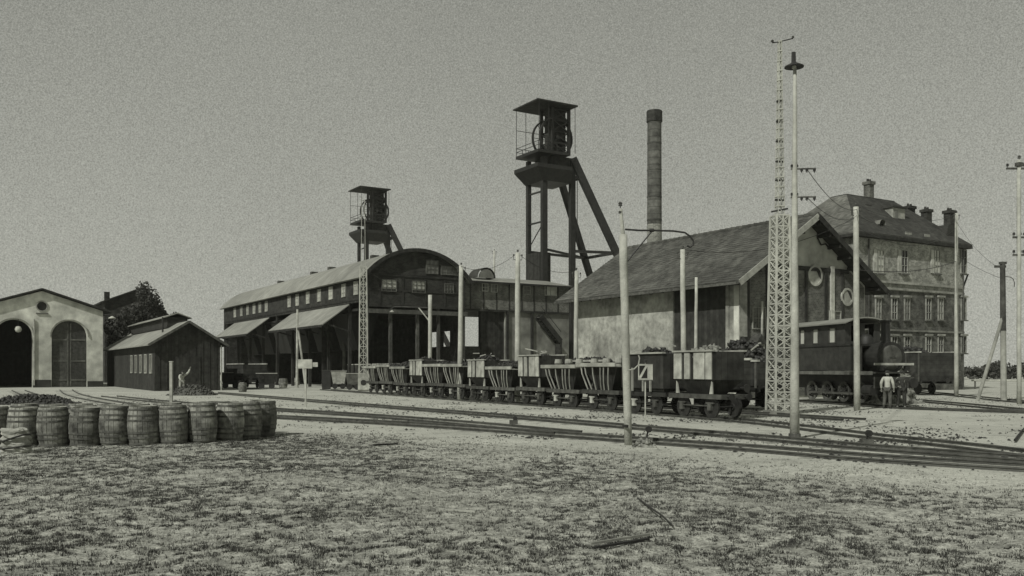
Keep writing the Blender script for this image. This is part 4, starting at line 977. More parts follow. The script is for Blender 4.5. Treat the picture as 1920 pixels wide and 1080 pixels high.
def wagon_dark(t):
    L = 2.85; running_gear(t, (-.68, .68), L)
    b = MB(); b.box(-1.35, 1.35, -.68, -.62, 1.0, 2.25).box(-1.35, 1.35, .62, .68, 1.0, 2.25).box(-1.35, -1.29, -.62, .62, 1.0, 2.25).box(1.29, 1.35, -.62, .62, 1.0, 2.25).box(-1.3, 1.3, -.6, .6, .9, 1.0)
    part('body', b, M['timber'], t)
    for x in (-1.1, -.55, .15, .62): part('side_post', MB().box(x-.035, x+.035, -.74, -.684, .88, 1.75 if x < .5 else 1.5), M['timber_pale'], t)
    part('rim', MB().box(-1.4, 1.4, -.75, -.6, 2.253, 2.31).box(-1.4, 1.4, .6, .75, 2.253, 2.31), M['timber_pale'], t)
    part('end_step', MB().box(1.2, 1.42, -.72, -.5, .4, .46), M['iron'], t)
def wagon_tray(t):
    L = 2.85; running_gear(t, (-.7, .7), L, fm='iron_mid')
    b = MB(); hopper(b, -1.3, 1.3, .62, .80, 1.78, .5, .35); part('hopper_body', b, M['timber'], t)
    part('tray', MB().box(-1.52, 1.52, -.86, -.80, 1.80, 1.95).box(-1.52, 1.52, .80, .86, 1.80, 1.95).box(-1.52, 1.52, -.80, .80, 1.782, 1.83), M['timber_pale'], t)
    for x, b_ in ((-1.15, .25), (-.85, .25), (-.25, .0), (.35, -.2), (.6, -.22), (.95, -.25)):
        part('curved_brace', MB().path([(x, -.80, 1.79), (x+b_*.2, -.78, 1.5), (x+b_*.7, -.70, 1.15), (x+b_, -.62, .87)], .032, 5), M['timber_pale'], t)
kindw = ['A', 'B', 'C', 'C', 'A', 'C', 'A', 'C', 'C', 'A', 'C', 'C', 'C']
looks = {'A': 'hopper wagon with white side boards', 'B': 'dark box-sided wagon with a pale rim', 'C': 'hopper wagon with a wide pale tray and curved braces'}
nameof = {'A': 'hopper_wagon', 'B': 'box_wagon', 'C': 'tray_wagon'}
protos = {}; WP = []
for i, kd in enumerate(kindw):
    s = 2.1+3.06*i; p = TO+TD3*s+TN3*.45; p.z = 0
    lab = f'{looks[kd]}, {ORD[i]} ore wagon from the right'
    if kd not in protos:
        t = thing(nameof[kd], lab, 'wagon', p, RZ3, 'ore wagons on the third track'); {'A': wagon_boards, 'B': wagon_dark, 'C': wagon_tray}[kd](t); protos[kd] = t
    else: t = dup(protos[kd], p, RZ3, lab); t.scale = (1, 1, random.uniform(.93, 1.03)); t.rotation_euler = (jit(.012), 0, RZ3+jit(.01))
    WP.append((p, kd))
# ---- loads
def heap(label, c, lx, ly, h, m, n=260, s=.06, rz=0, name='heap', cat='heap', flat=0.0, seed=0):
    r = np.random.default_rng(seed+17); D = np.array([(1,0,0),(-1,0,0),(0,1,0),(0,-1,0),(0,0,1),(0,0,-1)], float); f = np.array([(0,2,4),(2,1,4),(1,3,4),(3,0,4),(2,0,5),(1,2,5),(3,1,5),(0,3,5)])
    u = (r.random((n, 2))*2-1); rr = np.clip(1-(np.abs(u)**2.2).sum(1), 0, 1)**.8; z = h*(rr*(1-flat)+flat)*(.75+.35*r.random(n))
    sz = s*(.5+r.random(n)); Q = r.normal(size=(n, 3, 3)); Q, _ = np.linalg.qr(Q)
    V = np.einsum('nij,kj->nki', Q, D)*sz[:, None, None]*(.6+.7*r.random((n, 6, 1)))+np.stack([u[:, 0]*lx/2, u[:, 1]*ly/2, z], -1)[:, None, :]
    V = V.reshape(-1, 3); F = (f[None]+np.arange(n)[:, None, None]*6).reshape(-1, 3)
    K = 12; g = np.linspace(-1, 1, K); A, B = np.meshgrid(g, g); zz = h*(np.clip(1-(np.abs(A)**2.2+np.abs(B)**2.2), 0, 1)**.8*(1-flat)+flat)*.93-.02
    V2 = np.stack([A*lx/2, B*ly/2, zz], -1).reshape(-1, 3); q = []; b = len(V)
    for j in range(K-1):
        for i in range(K-1): a = b+j*K+i; q += [(a, a+1, a+K+1), (a, a+K+1, a+K)]
    o = part(name, npmesh(name, np.concatenate([V, V2]), np.concatenate([F, np.array(q)])), m, loc=c, rot=(0, 0, rz)); tag(o, label, cat, kind='stuff'); return o
for i, (p, kd) in enumerate(WP):
    if kd == 'B': heap(f'lumpy load heaped in the dark box wagon, {ORD[i]} from the right', p+Vector((0, 0, 2.0)), 2.4, 1.15, random.uniform(.40, .5), M['coal' if i % 4 == 1 else 'ore'], 190, .11, RZ3, 'load', 'load', seed=i)
    if kd == 'A': heap(f'low load of rubble in the white-boarded hopper wagon, {ORD[i]} from the right', p+Vector((0, 0, 2.05)), 1.9, 1.15, random.uniform(.30, .42), M['coal' if i else 'ore'], 150, .08, RZ3, 'load', 'load', seed=i)
tk = 0
for i, (p, kd) in enumerate(WP[:9]):
    if kd == 'A' and i > 0 or kd == 'B':
        tl = thing('loose_timber', f'pale sticks lying across the load of the {ORD[i]} ore wagon from the right', 'timber', p+Vector((0, 0, 2.47)), RZ3)
        for k in range(4):
            a = Vector((jit(.9), jit(.4), jit(.1))); b = a+Vector((jit(.9)+.2, jit(.5), jit(.15))); part('stick', MB().beam(a, b, .05, .05), M['timber_pale'], tl)
for i, (p, kd) in enumerate(WP):
    if kd == 'C' and i > 4: heap(f'flat load on the tray of the {ORD[i]} ore wagon from the right', p+Vector((0, 0, 1.82)), 2.7, 1.4, random.uniform(.2, .34), M['coal' if i % 3 else 'ore'], 150, .08, RZ3, 'load', 'load', seed=20+i)
# casks standing on the wide trays
cask0 = None
def cask_mesh():
    return MB().lathe([(0, 0), (.13, 0), (.155, .15), (.13, .30), (0, .30)], 12)
for wi, idx in enumerate((2, 3)):
    p, kd = WP[idx]
    for k in range(6):
        q = p-TD3*(1.15-.46*k)+TN3*(-.45+.3*(k % 2)); q.z = 1.83
        lab = f'pale cask, {ORD[k]} from left on the {ORD[idx]} wagon from the right'
        if cask0 is None:
            cask0 = thing('cask', lab, 'cask', q, 0, 'small casks on the wagon trays'); part('body', cask_mesh(), M['canvas'], cask0); part('hoop', MB().lathe([(.15, .08), (.162, .09), (.162, .11), (.15, .12)], 12), M['hoop'], cask0)
        else: dup(cask0, q, k, lab)
# ---- rake of long open wagons behind
def open_wagon(label, loc, rz, L=6.5, Wd=2.0, top=2.35, first=None, group=None, floor=1.0):
    t = thing('open_wagon', label, 'wagon', loc, rz, group); g = 1.0
    for x in (-L/2+1.2, L/2-1.2):
        for s in (-1, 1): part('wheel', wheel_me, None, t, loc=(x, s*g/2, RT), rot=(0, 0, 0 if s < 0 else PI))
        part('axle', MB().tube((x, -g/2, RT), (x, g/2, RT), .05), M['iron'], t)
    f = MB().box(-L/2, L/2, -Wd/2+.05, -Wd/2+.15, floor-.25, floor-.003).box(-L/2, L/2, Wd/2-.15, Wd/2-.05, floor-.25, floor-.003).box(-L/2, L/2, -Wd/2+.16, Wd/2-.16, floor-.1, floor-.003)
    part('underframe', f, M['iron'], t)
    b = MB().box(-L/2, L/2, -Wd/2, -Wd/2+.06, floor, top).box(-L/2, L/2, Wd/2-.06, Wd/2, floor, top).box(-L/2, -L/2+.06, -Wd/2+.06, Wd/2-.06, floor, top).box(L/2-.06, L/2, -Wd/2+.06, Wd/2-.06, floor, top).box(-L/2+.06, L/2-.06, -Wd/2+.06, Wd/2-.06, floor, floor+.05)
    part('body', b, M['timber_h'], t)
    for x in np.linspace(-L/2+.1, L/2-.1, 6): part('side_post', MB().box(x-.05, x+.05, -Wd/2-.05, -Wd/2-.003, floor-.1, top-.02), M['iron_mid'], t)
    part('rim', MB().box(-L/2-.03, L/2+.03, -Wd/2-.06, -Wd/2+.08, top+.003, top+.09).box(-L/2-.03, L/2+.03, Wd/2-.08, Wd/2+.06, top+.003, top+.09), M['paint_white'], t)
    for s in (-1, 1):
        for y in (-.5, .5): part('buffer', MB().tube((s*L/2, y, .95), (s*(L/2+.35), y, .95), .05).tube((s*(L/2+.35), y, .95), (s*(L/2+.39), y, .95), .16, n=12), M['iron'], t)
    return t
ow = None; OWP = []
for i in range(7):
    s = 8.5+7.4*i; p = TO+TD3*s+TN3*4.0; p.z = 0
    lab = f'long open wagon behind the ore wagons, {ORD[i]} of its row from the right'
    if ow is None: ow = open_wagon(lab, p, RZ3, top=2.05, group='open wagons behind the ore wagons')
    else: dup(ow, p, RZ3, lab)
    OWP.append(p)
track('fourth railway track, under the open wagons behind the ore train', [TO+TD3*s+TN3*3.5 for s in (-1, 10, 25, 40, 58)], 1.0, maxn=90)
for i, p in enumerate(OWP):
    if i in (0, 1, 3): heap(f'mixed rubble in the {ORD[i]} long open wagon behind the ore train', p+Vector((0, 0, 1.6)), 6.0, 1.7, .62, M['ore' if i != 1 else 'coal'], 400, .10, RZ3, 'load', 'load', seed=40+i)
# scrap-laden dark wagon between the ore train and the lattice mast
pS = at(1392, 39.5); wS = open_wagon('dark open wagon piled with scrap and timber, between the ore train and the lattice mast', pS, RZ3, L=3.8, Wd=1.6, top=2.0)
heap('pile of scrap heaped in the dark wagon left of the lattice mast', pS+Vector((0, 0, 1.7)), 3.6, 1.4, 1.15, M['coal'], 420, .13, RZ3, 'load', 'load', seed=71)
tp = thing('timber_stack', 'loose pale timbers lying across the scrap in the dark wagon beside the lattice mast', 'timber', pS+Vector((0, 0, 2.45)), RZ3)
for k in range(7):
    a = Vector((jit(1.4), jit(.5), jit(.12)+.15)); b = a+Vector((jit(.8)+.3, jit(.5), jit(.25))); part('timber', MB().beam(a, b, .07, .07), M['timber_pale'], tp)
hut = thing('point_lantern', 'small pale gabled signal lantern on a dark stand, left of the lattice mast', 'lantern', at(1420, 41.5), YA)
part('stand', MB().box(-.07, .07, -.07, .07, 0, 2.35), M['iron'], hut)
part('case', MB().box(-.26, .26, -.22, .22, 2.36, 2.85), M['paint_white'], hut); part('roof', MB().prism([(-.36, 2.853), (.36, 2.853), (0, 3.3)], lambda a, b: (a, -.28, b), lambda a, b: (a, .28, b)), M['iron_mid'], hut); part('glass', MB().box(-.12, .12, -.235, -.222, 2.42, 2.75), M['pane_dark'], hut)

# ================================================================ TANK LOCOMOTIVE
def loco():
    NX = Vector((.9764, .2161, 0)); wdt = 1.85
    loc = LP0+NX*wdt/2; rz = math.atan2(LD.y, LD.x); t = thing('steam_locomotive', 'dark tank locomotive with long cab and chimney, before the gabled engine house', 'locomotive', loc, rz)
    # local +x forward (towards the front at 0), near side is local -y
    hw = wdt/2; near = -1
    for x in (-1.5, -2.9, -4.3, -5.7):
        for s in (-1, 1):
            w_ = MB().lathe([(.30, -.04), (.42, -.05), (.46, .04), (.49, .05), (.49, .07), (.36, .06), (.30, -.04)], 24, M=Matrix.Rotation(PI/2, 3, 'X')); wo_ = part('wheel', w_, M['iron_mid'], t, loc=(x, s*.55, .62), rot=(0, 0, 0 if s < 0 else PI))
            sp = MB()
            for k in range(8): sp.beam((0, 0, 0), (.34*math.cos(k*PI/4), 0, .34*math.sin(k*PI/4)), .05)
            sp.tube((0, -.08, 0), (0, .08, 0), .10); part('spoke', sp, M['iron'], wo_)
    for s in (-1, 1):
        part('side_rod', MB().box(-5.9, -1.3, s*.68-.03, s*.68+.03, .50, .60), M['steel'], t)
        part('cylinder', MB().tube((-.3, s*.72, .75), (-1.0, s*.72, .75), .24, n=14), M['iron'], t)
        part('side_tank', MB().box(-6.9, -1.0, s*.88-.0 if s > 0 else -.93, .93 if s > 0 else -.88, 1.62, 2.86).box(-6.9, -1.0, min(s*.40, s*.875), max(s*.40, s*.875), 2.80, 2.855), M['loco'], t)
        part('tank_lip', MB().box(-6.9, -1.0, s*.95-.03, s*.95+.03, 2.80, 2.88), M['iron'], t)
    part('frame', MB().box(-8.3, -.1, -.45, -.35, .75, 1.5).box(-8.3, -.1, .35, .45, .75, 1.5), M['iron'], t)
    part('running_board', MB().box(-8.4, 0, -1.02, 1.02, 1.5, 1.58), M['iron_mid'], t)
    part('board_edge', MB().box(-8.4, 0, -1.06, -1.022, 1.44, 1.60), M['timber_mid'], t)
    part('boiler', MB().tube((-7, 0, 2.25), (-1.0, 0, 2.25), .62, n=24), M['iron'], t, False)
    sb = part('smokebox', MB().tube((-1.0, 0, 2.22), (-.12, 0, 2.22), .70, n=24), M['iron'], t)
    part('smokebox_door', MB().lathe([(.56, 0), (.5, .05), (.2, .10), (0, .11)], 22, (-.12, 0, 2.22), Matrix.Rotation(PI/2, 3, 'Y')), M['iron_mid'], sb)
    part('door_handle', MB().beam((-.0, -.15, 2.22), (-.0, .15, 2.22), .03), M['steel'], sb)
    part('chimney', MB().lathe([(.30, 0), (.20, .10), (.19, .95), (.28, 1.0), (.28, 1.06), (.18, 1.06)], 18, (-.55, 0, 2.85)), M['iron'], t)
    part('dome', MB().lathe([(.32, 0), (.30, .35), (.2, .5), (0, .55)], 18, (-2.0, 0, 2.8)), M['iron'], t, True)
    part('hand_bar', MB().beam((.10, -1.0, 1.92), (.10, .95, 1.92), .10), M['paint_white'], t)
    part('buffer_beam', MB().box(0, .12, -.98, .98, .85, 1.35), M['iron_mid'], t)
    for y in (-.65, .65):
        part('buffer', MB().tube((.12, y, 1.08), (.5, y, 1.08), .09, n=10).tube((.5, y, 1.08), (.56, y, 1.08), .22, n=16), M['iron'], t)
        part('lamp', MB().box(-.05, .12, y-.1, y+.1, 1.62, 1.86), M['iron'], t)
    # cab
    cab = MB(); z0, z1 = 2.86, 3.86; x0, x1 = -6.8, -2.3
    ops = [(-6.25, -5.85, 2.98, 3.66), (-5.05, -4.6, 2.98, 3.66), (-3.6, -3.1, 2.98, 3.66)]
    for y in (-.93, .87): wall_openings(cab, x0, x1, z0+.003, z1, y, y+.06, ops)
    cab.box(x0, x0+.06, -.87, .87, z0, z1).box(x1-.06, x1, -.87, .87, z0, 3.0).box(x1-.06, x1, -.87, -.6, 3.0, z1).box(x1-.06, x1, .6, .87, 3.0, z1).box(x1-.06, x1, -.12, .12, 3.0, z1)
    cb = part('cab', cab, M['loco'], t)
    for a, b, c_, d in ops:
        wn = part('window', MB().box(a-.06, a-.003, -.965, -.933, c_-.05, d+.05).box(b+.003, b+.06, -.965, -.933, c_-.05, d+.05).box(a, b, -.965, -.933, d+.003, d+.05), M['iron_mid'], t)
        part('pane', MB().box(a+.004, b-.004, -.912, -.900, c_+.003, d-.003), M['pane'], wn)
    rf = MB(); n = 12; X0, X1 = -8.6, -1.9
    for k in range(n):
        a0 = -1.15+2.3*k/n; a1 = -1.15+2.3*(k+1)/n; h = lambda a: z1+.02+.26*(1-(a/1.15)**2)
        rf.slab((X0, a0, h(a0)), (X1, a0, h(a0)), (X1, a1, h(a1)), (X0, a1, h(a1)), .06)
    part('cab_roof', rf, M['tin'], t)
    for x in (-8.2, -7.0): part('roof_post', MB().tube((x, -.95, 1.58), (x, -.95, 3.86), .035).tube((x, .95, 1.58), (x, .95, 3.86), .035), M['iron'], t)
    part('coal_bunker', MB().box(-8.3, -6.95, -.92, .92, 1.585, 2.75), M['iron'], t)
    return t
loco()
bh = LP0+Vector((.9, .3, 0))
heap('pale heap of rubble seen over the front of the locomotive', at(1652, 46)+Vector((0, 0, 0)), 3.2, 2.6, 2.55, M['ore'], 500, .16, 0, 'rubble_heap', 'heap', seed=5)

# ================================================================ DARK WAGONS ON THE RIGHT
dW = Vector((.2161, -.9764, 0)); rzW = math.atan2(dW.y, dW.x)
w1c = at(1727, 58)+Vector((.9764, .2161, 0))*1.25-dW*3.4
dw = open_wagon('tall dark wagon heaped with coal in front of the office building, nearest of its row', w1c, rzW, L=6.6, Wd=2.5, top=2.75, group='coal wagons in front of the office building')
d2 = dup(dw, w1c-dW*7.6, rzW, 'tall dark coal wagon behind the nearest one, further along the row before the office building')
d3 = dup(dw, w1c+Vector((-3.9, -1.0, 0))-dW*2.5, rzW, 'tall dark coal wagon just behind the locomotive front, left of the row before the office')
for nme, p in (('nearest', dw.location), ('further', d2.location), ('left', d3.location)):
    heap(f'coal heaped in the {nme} tall dark wagon before the office building', p+Vector((0, 0, 2.1)), 6.2, 2.2, 1.0, M['coal'] if nme != 'left' else M['ore'], 320, .17, rzW, 'coal_load', 'coal', seed=len(nme))

# ================================================================ SIGN
sg = thing('track_sign', 'small square sign with white stripes on a thin post by the ore wagons', 'sign', G(1210, 790), R(-4))
k_ = G(1210, 790).y/FOC; h0, h1 = Z(712, G(1210, 790).y), Z(683, G(1210, 790).y)
part('post', MB().tube((0, 0, -.1), (0, 0, h1+.05), .022, n=8), M['paint_white'], sg)
part('board', MB().box(-.235, .235, -.055, -.03, h0, h1), M['paint_white'], sg)
fz = (h1-h0)
part('dark_panel', MB().prism([(-.2, h0+.22*fz), (-.2, h1-.08*fz), (.0, h1-.08*fz)], lambda a, b: (a, -.062, b), lambda a, b: (a, -.057, b)).prism([(-.14, h0+.05), (.06, h0+.05), (.06, h1-.08)], lambda a, b: (a, -.062, b), lambda a, b: (a, -.057, b)), M['black'], sg)
part('rim', MB().box(-.25, .25, -.06, -.02, h1+.002, h1+.025).box(-.25, .25, -.06, -.02, h0-.025, h0-.002), M['iron_mid'], sg)
part('lamp', MB().lathe([(.0, 0), (.05, .02), (.05, .1), (0, .13)], 8, (0, 0, h1+.04)), M['iron'], sg)

# ================================================================ BARRELS
def barrel(label, loc, rz):
    t = thing('barrel', label, 'barrel', loc, rz, 'wooden barrels at the left')
    H_ = .90; r0, r1 = .275, .335; ns = 20; prof = [(r0, 0), (r0+(r1-r0)*.62, .2), (r1, .45), (r0+(r1-r0)*.62, .70), (r0, .90)]
    mb = MB(); vs = []; fs = []
    for i in range(ns):                                   # every stave proud of its joint
        a0 = 2*PI*i/ns; a1 = 2*PI*(i+1)/ns; g = .10*(a1-a0)
        for r, z in prof:
            for a, rr in ((a0, r-.012), (a0+g, r), (a1-g, r)): vs.append((rr*math.cos(a), rr*math.sin(a), z))
    K = len(prof)*3
    for i in range(ns):
        j = (i+1) % ns
        for q in range(len(prof)-1):
            A = i*K+q*3; B = A+3; Cn = j*K+q*3; D = Cn+3
            fs += [(A, A+1, B+1, B), (A+1, A+2, B+2, B+1), (A+2, Cn, D, B+2)]
    mb.add(vs, fs); part('staves', mb, M['stave'], t)
    for z, r in ((.06, r0+.018), (.20, r0+(r1-r0)*.62), (.31, r1-.012), (.59, r1-.012), (.70, r0+(r1-r0)*.62), (.84, r0+.018)):
        part('hoop', MB().lathe([(r-.004, z-.022), (r+.008, z-.022), (r+.008, z+.022), (r-.004, z+.022)], 24), M['hoop'], t)
    part('head', MB().lathe([(0, .86), (r0-.02, .86), (r0-.02, .90), (r0+.002, .90)], 24), M['barrel_head'], t); return t
def gz_(p): return float(gh(p.x, p.y))
fr = [(-22, 836), (33, 835.5), (91, 835), (150, 835), (206, 834.5), (262, 834), (318, 833), (373, 831), (424, 827), (458, 822.5), (486, 818)]
b0 = None; barrels = []
for i, (px, py) in enumerate(fr):
    p = G(px, py); p.y += .27; p.z = gz_(p)+jit(.006)
    lab = f'upright wooden barrel in the front row, {ORD[i-1]} from the left' if i else 'upright wooden barrel of the front row cut off by the left edge'
    if i == len(fr)-1: lab = 'upright wooden barrel at the right end of the front row'
    if b0 is None: b0 = barrel(lab, p, 0); q = b0
    else: q = dup(b0, p, random.uniform(0, 6), lab)
    q.scale = (random.uniform(1.0, 1.10),)*2+(random.uniform(.95, 1.02),); q.rotation_euler = (jit(.045), jit(.045), random.uniform(0, 6)); barrels.append(p)
for rowi, row in enumerate(('second row', 'third row')):
    for i in range(11-rowi):
        p = barrels[i].lerp(barrels[min(i+1, 10)], .5) if rowi == 0 else barrels[i].copy()
        d = .62*(rowi+1)
        if i >= 8 and rowi == 0: p = barrels[i]+Vector((-.45, .55, 0))
        else: p = p+Vector((0, d, 0))
        if rowi and i > 7: p = barrels[i]+Vector((-.85, 1.15, 0))
        p.z = gz_(p)
        q = dup(b0, p, random.uniform(0, 6), f'wooden barrel of the {row} behind the front barrels, {ORD[i]} from the left'); q.scale = (random.uniform(.95, 1.02),)*2+(random.uniform(.94, 1.02),)

# ================================================================ CANVAS BUNDLE, BEAM, RODS
def bundle():
    p = G(22, 852); p.y += .2; t = thing('canvas_bundle', 'crumpled pale canvas bundle with dark folds and straps, at the lower left before the barrels', 'bundle', p+Vector((0, 0, gz_(p))), R(8))
    n = 26; m = 20; vs = []; fs = []
    for j in range(m):
        v = j/(m-1); z = .50*v
        for i in range(n):
            a = 2*PI*i/n; sx = .26*(1.0-.18*v); sy = .2
            ca, sa = math.cos(a), math.sin(a); k = (abs(ca)**6+abs(sa)**6)**(-1/6)
            f = 1+.07*math.sin(9*v*PI+2.2*ca)+.06*math.sin(5*a+6*v)+.05*math.sin(17*v+3*a)+jit(.02)
            vs.append((ca*k*sx*f+.07*(1-v)*0-.05*v, sa*k*sy*f, z+.03*math.sin(3*a+4*v)))
    vs.append((-.05, 0, .51))
    for j in range(m-1):
        for i in range(n): fs.append((j*n+i, j*n+(i+1) % n, (j+1)*n+(i+1) % n, (j+1)*n+i))
    for i in range(n): fs.append(((m-1)*n+i, (m-1)*n+(i+1) % n, m*n))
    part('cloth', MB().add(vs, fs), M['canvas'], t)
    for z0, z1 in ((.12, .17), (.27, .40)): part('strap', MB().path([(-.30, -.10, z0+.02), (-.18, -.235, z0), (.0, -.245, (z0+z1)/2), (.2, -.235, z1), (.29, -.1, z1)], .022, 6), M['cloth_dark'], t)
bundle()
def on_ground(px, py): p = G(px, py); p.z = gz_(p)+.01; return p
def rod(name, label, cat, a, b, r0, r1, m, box=False, lift=.02):
    p, q = on_ground(*a), on_ground(*b); p.z += lift; q.z += lift
    mb = MB(); o = p.copy(); d = q-p
    if box: mb.beam((0, 0, 0), d, r0, r1)
    else: mb.path([Vector((0, 0, 0)), d*.35+Vector((jit(.01), jit(.01), .0)), d*.7+Vector((jit(.02), 0, .01)), d], [r0, r0, (r0+r1)/2, r1], 7)
    x = part(name, mb, m, loc=o); tag(x, label, cat); return x
rod('iron_bar', 'short flat iron bar with a painted-on bright edge lying in the weeds, bottom centre right', 'bar', (1107, 1029), (1218, 1014), .028, .022, M['timber_pale'], True, .03)  # bright line along the top is put into the bar's pale colour
rod('iron_bar', 'dark iron bar lying just below the bright-edged one in the weeds', 'bar', (1112, 1036), (1216, 1021), .03, .02, M['iron'], True, .015)
rod('bent_rod', 'long thin dark rod lying slantwise in the weeds above the iron bar', 'rod', (1196, 941), (1262, 1000), .012, .009, M['iron'], False, .03)
rod('plank', 'pale weathered stick lying among the weeds left of the thin rod', 'stick', (842, 962), (892, 966), .03, .02, M['timber_pale'], True)
rod('plank', 'dark thin strip of wood lying on bare dust near the tracks, bottom of the middle', 'stick', (700, 836), (745, 833), .05, .03, M['timber'], True)
rod('branch', 'thin dark twig on the dust at the right edge, beyond the tracks', 'twig', (1903, 830), (1921, 806), .03, .02, M['timber'], False, .05)
def lever(px, py, label, h=.28):
    p = G(px, py); t = thing('point_lever', label, 'point lever', p); part('box', MB().box(-.13, .13, -.1, .1, 0, .12), M['iron_mid'], t); part('lever', MB().beam((0, 0, .1), (.05, 0, h+.1), .035), M['iron'], t); part('weight', MB().tube((.05, -.05, h+.05), (.05, .05, h+.05), .075, n=12), M['iron'], t); return t
lever(1212, 832, 'small dark point lever beside the nearest track, right of the armed pole')
lever(1625, 833, 'small dark point lever between the tracks on the right', .2); lever(963, 795, 'small dark point lever between the tracks in the middle', .12)
heap('small pile of pale stones at the foot of the point lever beside the nearest track', G(1207, 838), .5, .35, .16, M['ore'], 60, .05, 0, 'stone_pile', 'stones', seed=9)

# ================================================================ CLUTTER AT THE LEFT OF THE YARD
heap('low dark heap of earth and weeds in front of the low workshop', G(360, 741), 2.9, 1.6, .62, M['iron_mid'], 420, .09, 0, 'earth_heap', 'heap', seed=12)
heap('low dark heap of cinders just behind the left barrels', G(62, 758), 4.0, 1.6, .42, M['coal'], 500, .09, 0, 'cinder_heap', 'heap', seed=13)
def tub(label, px, py, w_=1.5, h=1.3, m='timber', group='mine tubs on the yard', lab2=None):
    p = G(px, py); t = thing('mine_tub', label, 'mine tub', p, R(12), group); mb = MB(); hopper(mb, -w_/2, w_/2, .45, .42, h, w_*.36, .3); part('body', mb, M[m], t)
    part('rim', MB().box(-w_/2-.03, w_/2+.03, -.48, -.44, h, h+.07).box(-w_/2-.03, w_/2+.03, .44, .48, h, h+.07), M['timber_pale'], t)
    for x in (-w_*.25, w_*.25):
        for s in (-1, 1): q = part('wheel', wheel_me, None, t, loc=(x, s*.36, .24), rot=(0, 0, 0 if s < 0 else PI)); q.scale = (.62,)*3
    part('frame', MB().box(-w_*.45, w_*.45, -.33, -.27, .34, .42).box(-w_*.45, w_*.45, .27, .33, .34, .42), M['iron'], t); return t
tub('dark mine tub standing right of the low workshop', 432, 728, 1.7, 1.35)
tub('dark mine tub with a pale rim, second to the right of the low workshop', 500, 729, 1.7, 1.3)
tub('pale mine tub left of the slender lattice mast', 635, 729, 1.3, 1.5, 'paint_white')
tub('grey mine tub close behind the slender lattice mast', 662, 731, 1.2, 1.3, 'timber_mid')
db = thing('iron_box', 'upright black iron box standing left of the pale mine tub', 'box', G(612, 730), R(10)); part('body', MB().box(-.35, .35, -.3, .3, 0, 1.55), M['iron'], db); part('lid', MB().box(-.38, .38, -.33, .33, 1.553, 1.62), M['iron_mid'], db)
for i, (px, py, s) in enumerate(((531, 727, 1.0), (556, 722, .9), (578, 719, .85), (455, 735, .8))):
    p = G(px, py); q = dup(b0, p, i, ['pale barrel standing on open ground under the left canopy', 'barrel behind the legs of the propped pole', 'barrel just right of the propped pole legs', 'lone barrel near the mine tub right of the workshop'][i]); q.scale = (s*1.2, s*1.2, s*.95)
pa = thing('open_wagon_low', 'x', 'wagon'); bpy.data.objects.remove(pa)
plw = open_wagon('dark open wagon standing right of the low workshop, below the left canopy', at(462, 80), YA+PI/2, L=5.5, Wd=2.0, top=2.1)
# pipe rail and woods at the far right
fr_ = thing('pipe_rail', 'pale horizontal pipe rail on low posts at the far right', 'railing', at(1822, 78)); 
part('rail', MB().tube((0, 0, .72), (14, 1, .72), .07), M['paint_white'], fr_)
for x in np.linspace(.3, 13.5, 6): part('post', MB().box(x-.05, x+.05, x/14-.05, x/14+.05, 0, .65), M['timber_mid'], fr_)

# ================================================================ TREES
def leaves(c, rad, n, size, seed):
    r = np.random.default_rng(seed); cl = []
    for k in range(14):
        d = r.normal(size=3); d /= np.linalg.norm(d); cl.append(np.array(c)+d*np.array(rad)*(.25+.65*r.random()))
    cl = np.array(cl); idx = r.integers(0, 14, n); d = r.normal(size=(n, 3)); d /= np.linalg.norm(d, axis=1)[:, None]
    P = cl[idx]+d*(np.array(rad)*.42)*(r.random((n, 1))**.45)
    a = r.normal(size=(n, 3)); a /= np.linalg.norm(a, axis=1)[:, None]; b = np.cross(a, r.normal(size=(n, 3))); b /= np.linalg.norm(b, axis=1)[:, None]; s = size*(.5+r.random((n, 1)))
    V = np.stack([P-a*s, P+b*s*.6, P+a*s, P-b*s*.6], 1).reshape(-1, 3); return V, np.arange(n*4).reshape(-1, 4)
def tree(label, px, y, h, rad, seed, base_z=0):
    p = at(px, y); t = thing('tree', label, 'tree', p); part('trunk', MB().path([(0, 0, 0), (.1, 0, h*.35), (.0, .1, h*.7)], [.32, .25, .14], 8), M['bark'], t)
    rr = random.Random(seed); lm = MB()
    for k in range(7): a = rr.random()*6.28; lm.path([(0, 0, h*.35+k*.3), (math.cos(a)*rad*.35, math.sin(a)*rad*.35, h*.55+k*.2), (math.cos(a)*rad*.7, math.sin(a)*rad*.7, h*.75)], [.1, .06, .03], 5)
    part('limb', lm, M['bark'], t)
    V, F = leaves((0, 0, h*.72), (rad, rad, h*.3), 5200, .16, seed); part('crown', npmesh('crown', V, F), M['leaf'], t)
tree('dark leafy tree rising above the ridge of the sooty building at the left', 272, 107, 11.0, 2.3, 1)
tree('ragged tree over the right roof slope of the sooty building', 303, 108, 9.2, 2.2, 2)
tree('low bushy tree behind the workshop ridge', 330, 112, 7.6, 1.9, 4)
tree('dark bushy tree between the white engine shed and the workshop', 222, 98, 7.8, 2.0, 6)
def woods():
    r = np.random.default_rng(8); Vs = []; Fs = []; b = 0
    for k in range(150):
        x = 55+k*1.15+r.random()*2; y = 148+r.random()*14+max(0, (k-40))*.3; h = 2.2+r.random()*1.3
        V, F = leaves((x, y, h*.5), (2.0, 1.6, h*.55), 260, .30, 100+k); Vs.append(V); Fs.append(F+b); b += len(V)
    tag(part('far_woods', npmesh('far_woods', np.concatenate(Vs), np.concatenate(Fs)), M['leaf']), 'low dark line of far-off woods along the horizon at the right', 'woods', kind='stuff')
woods()

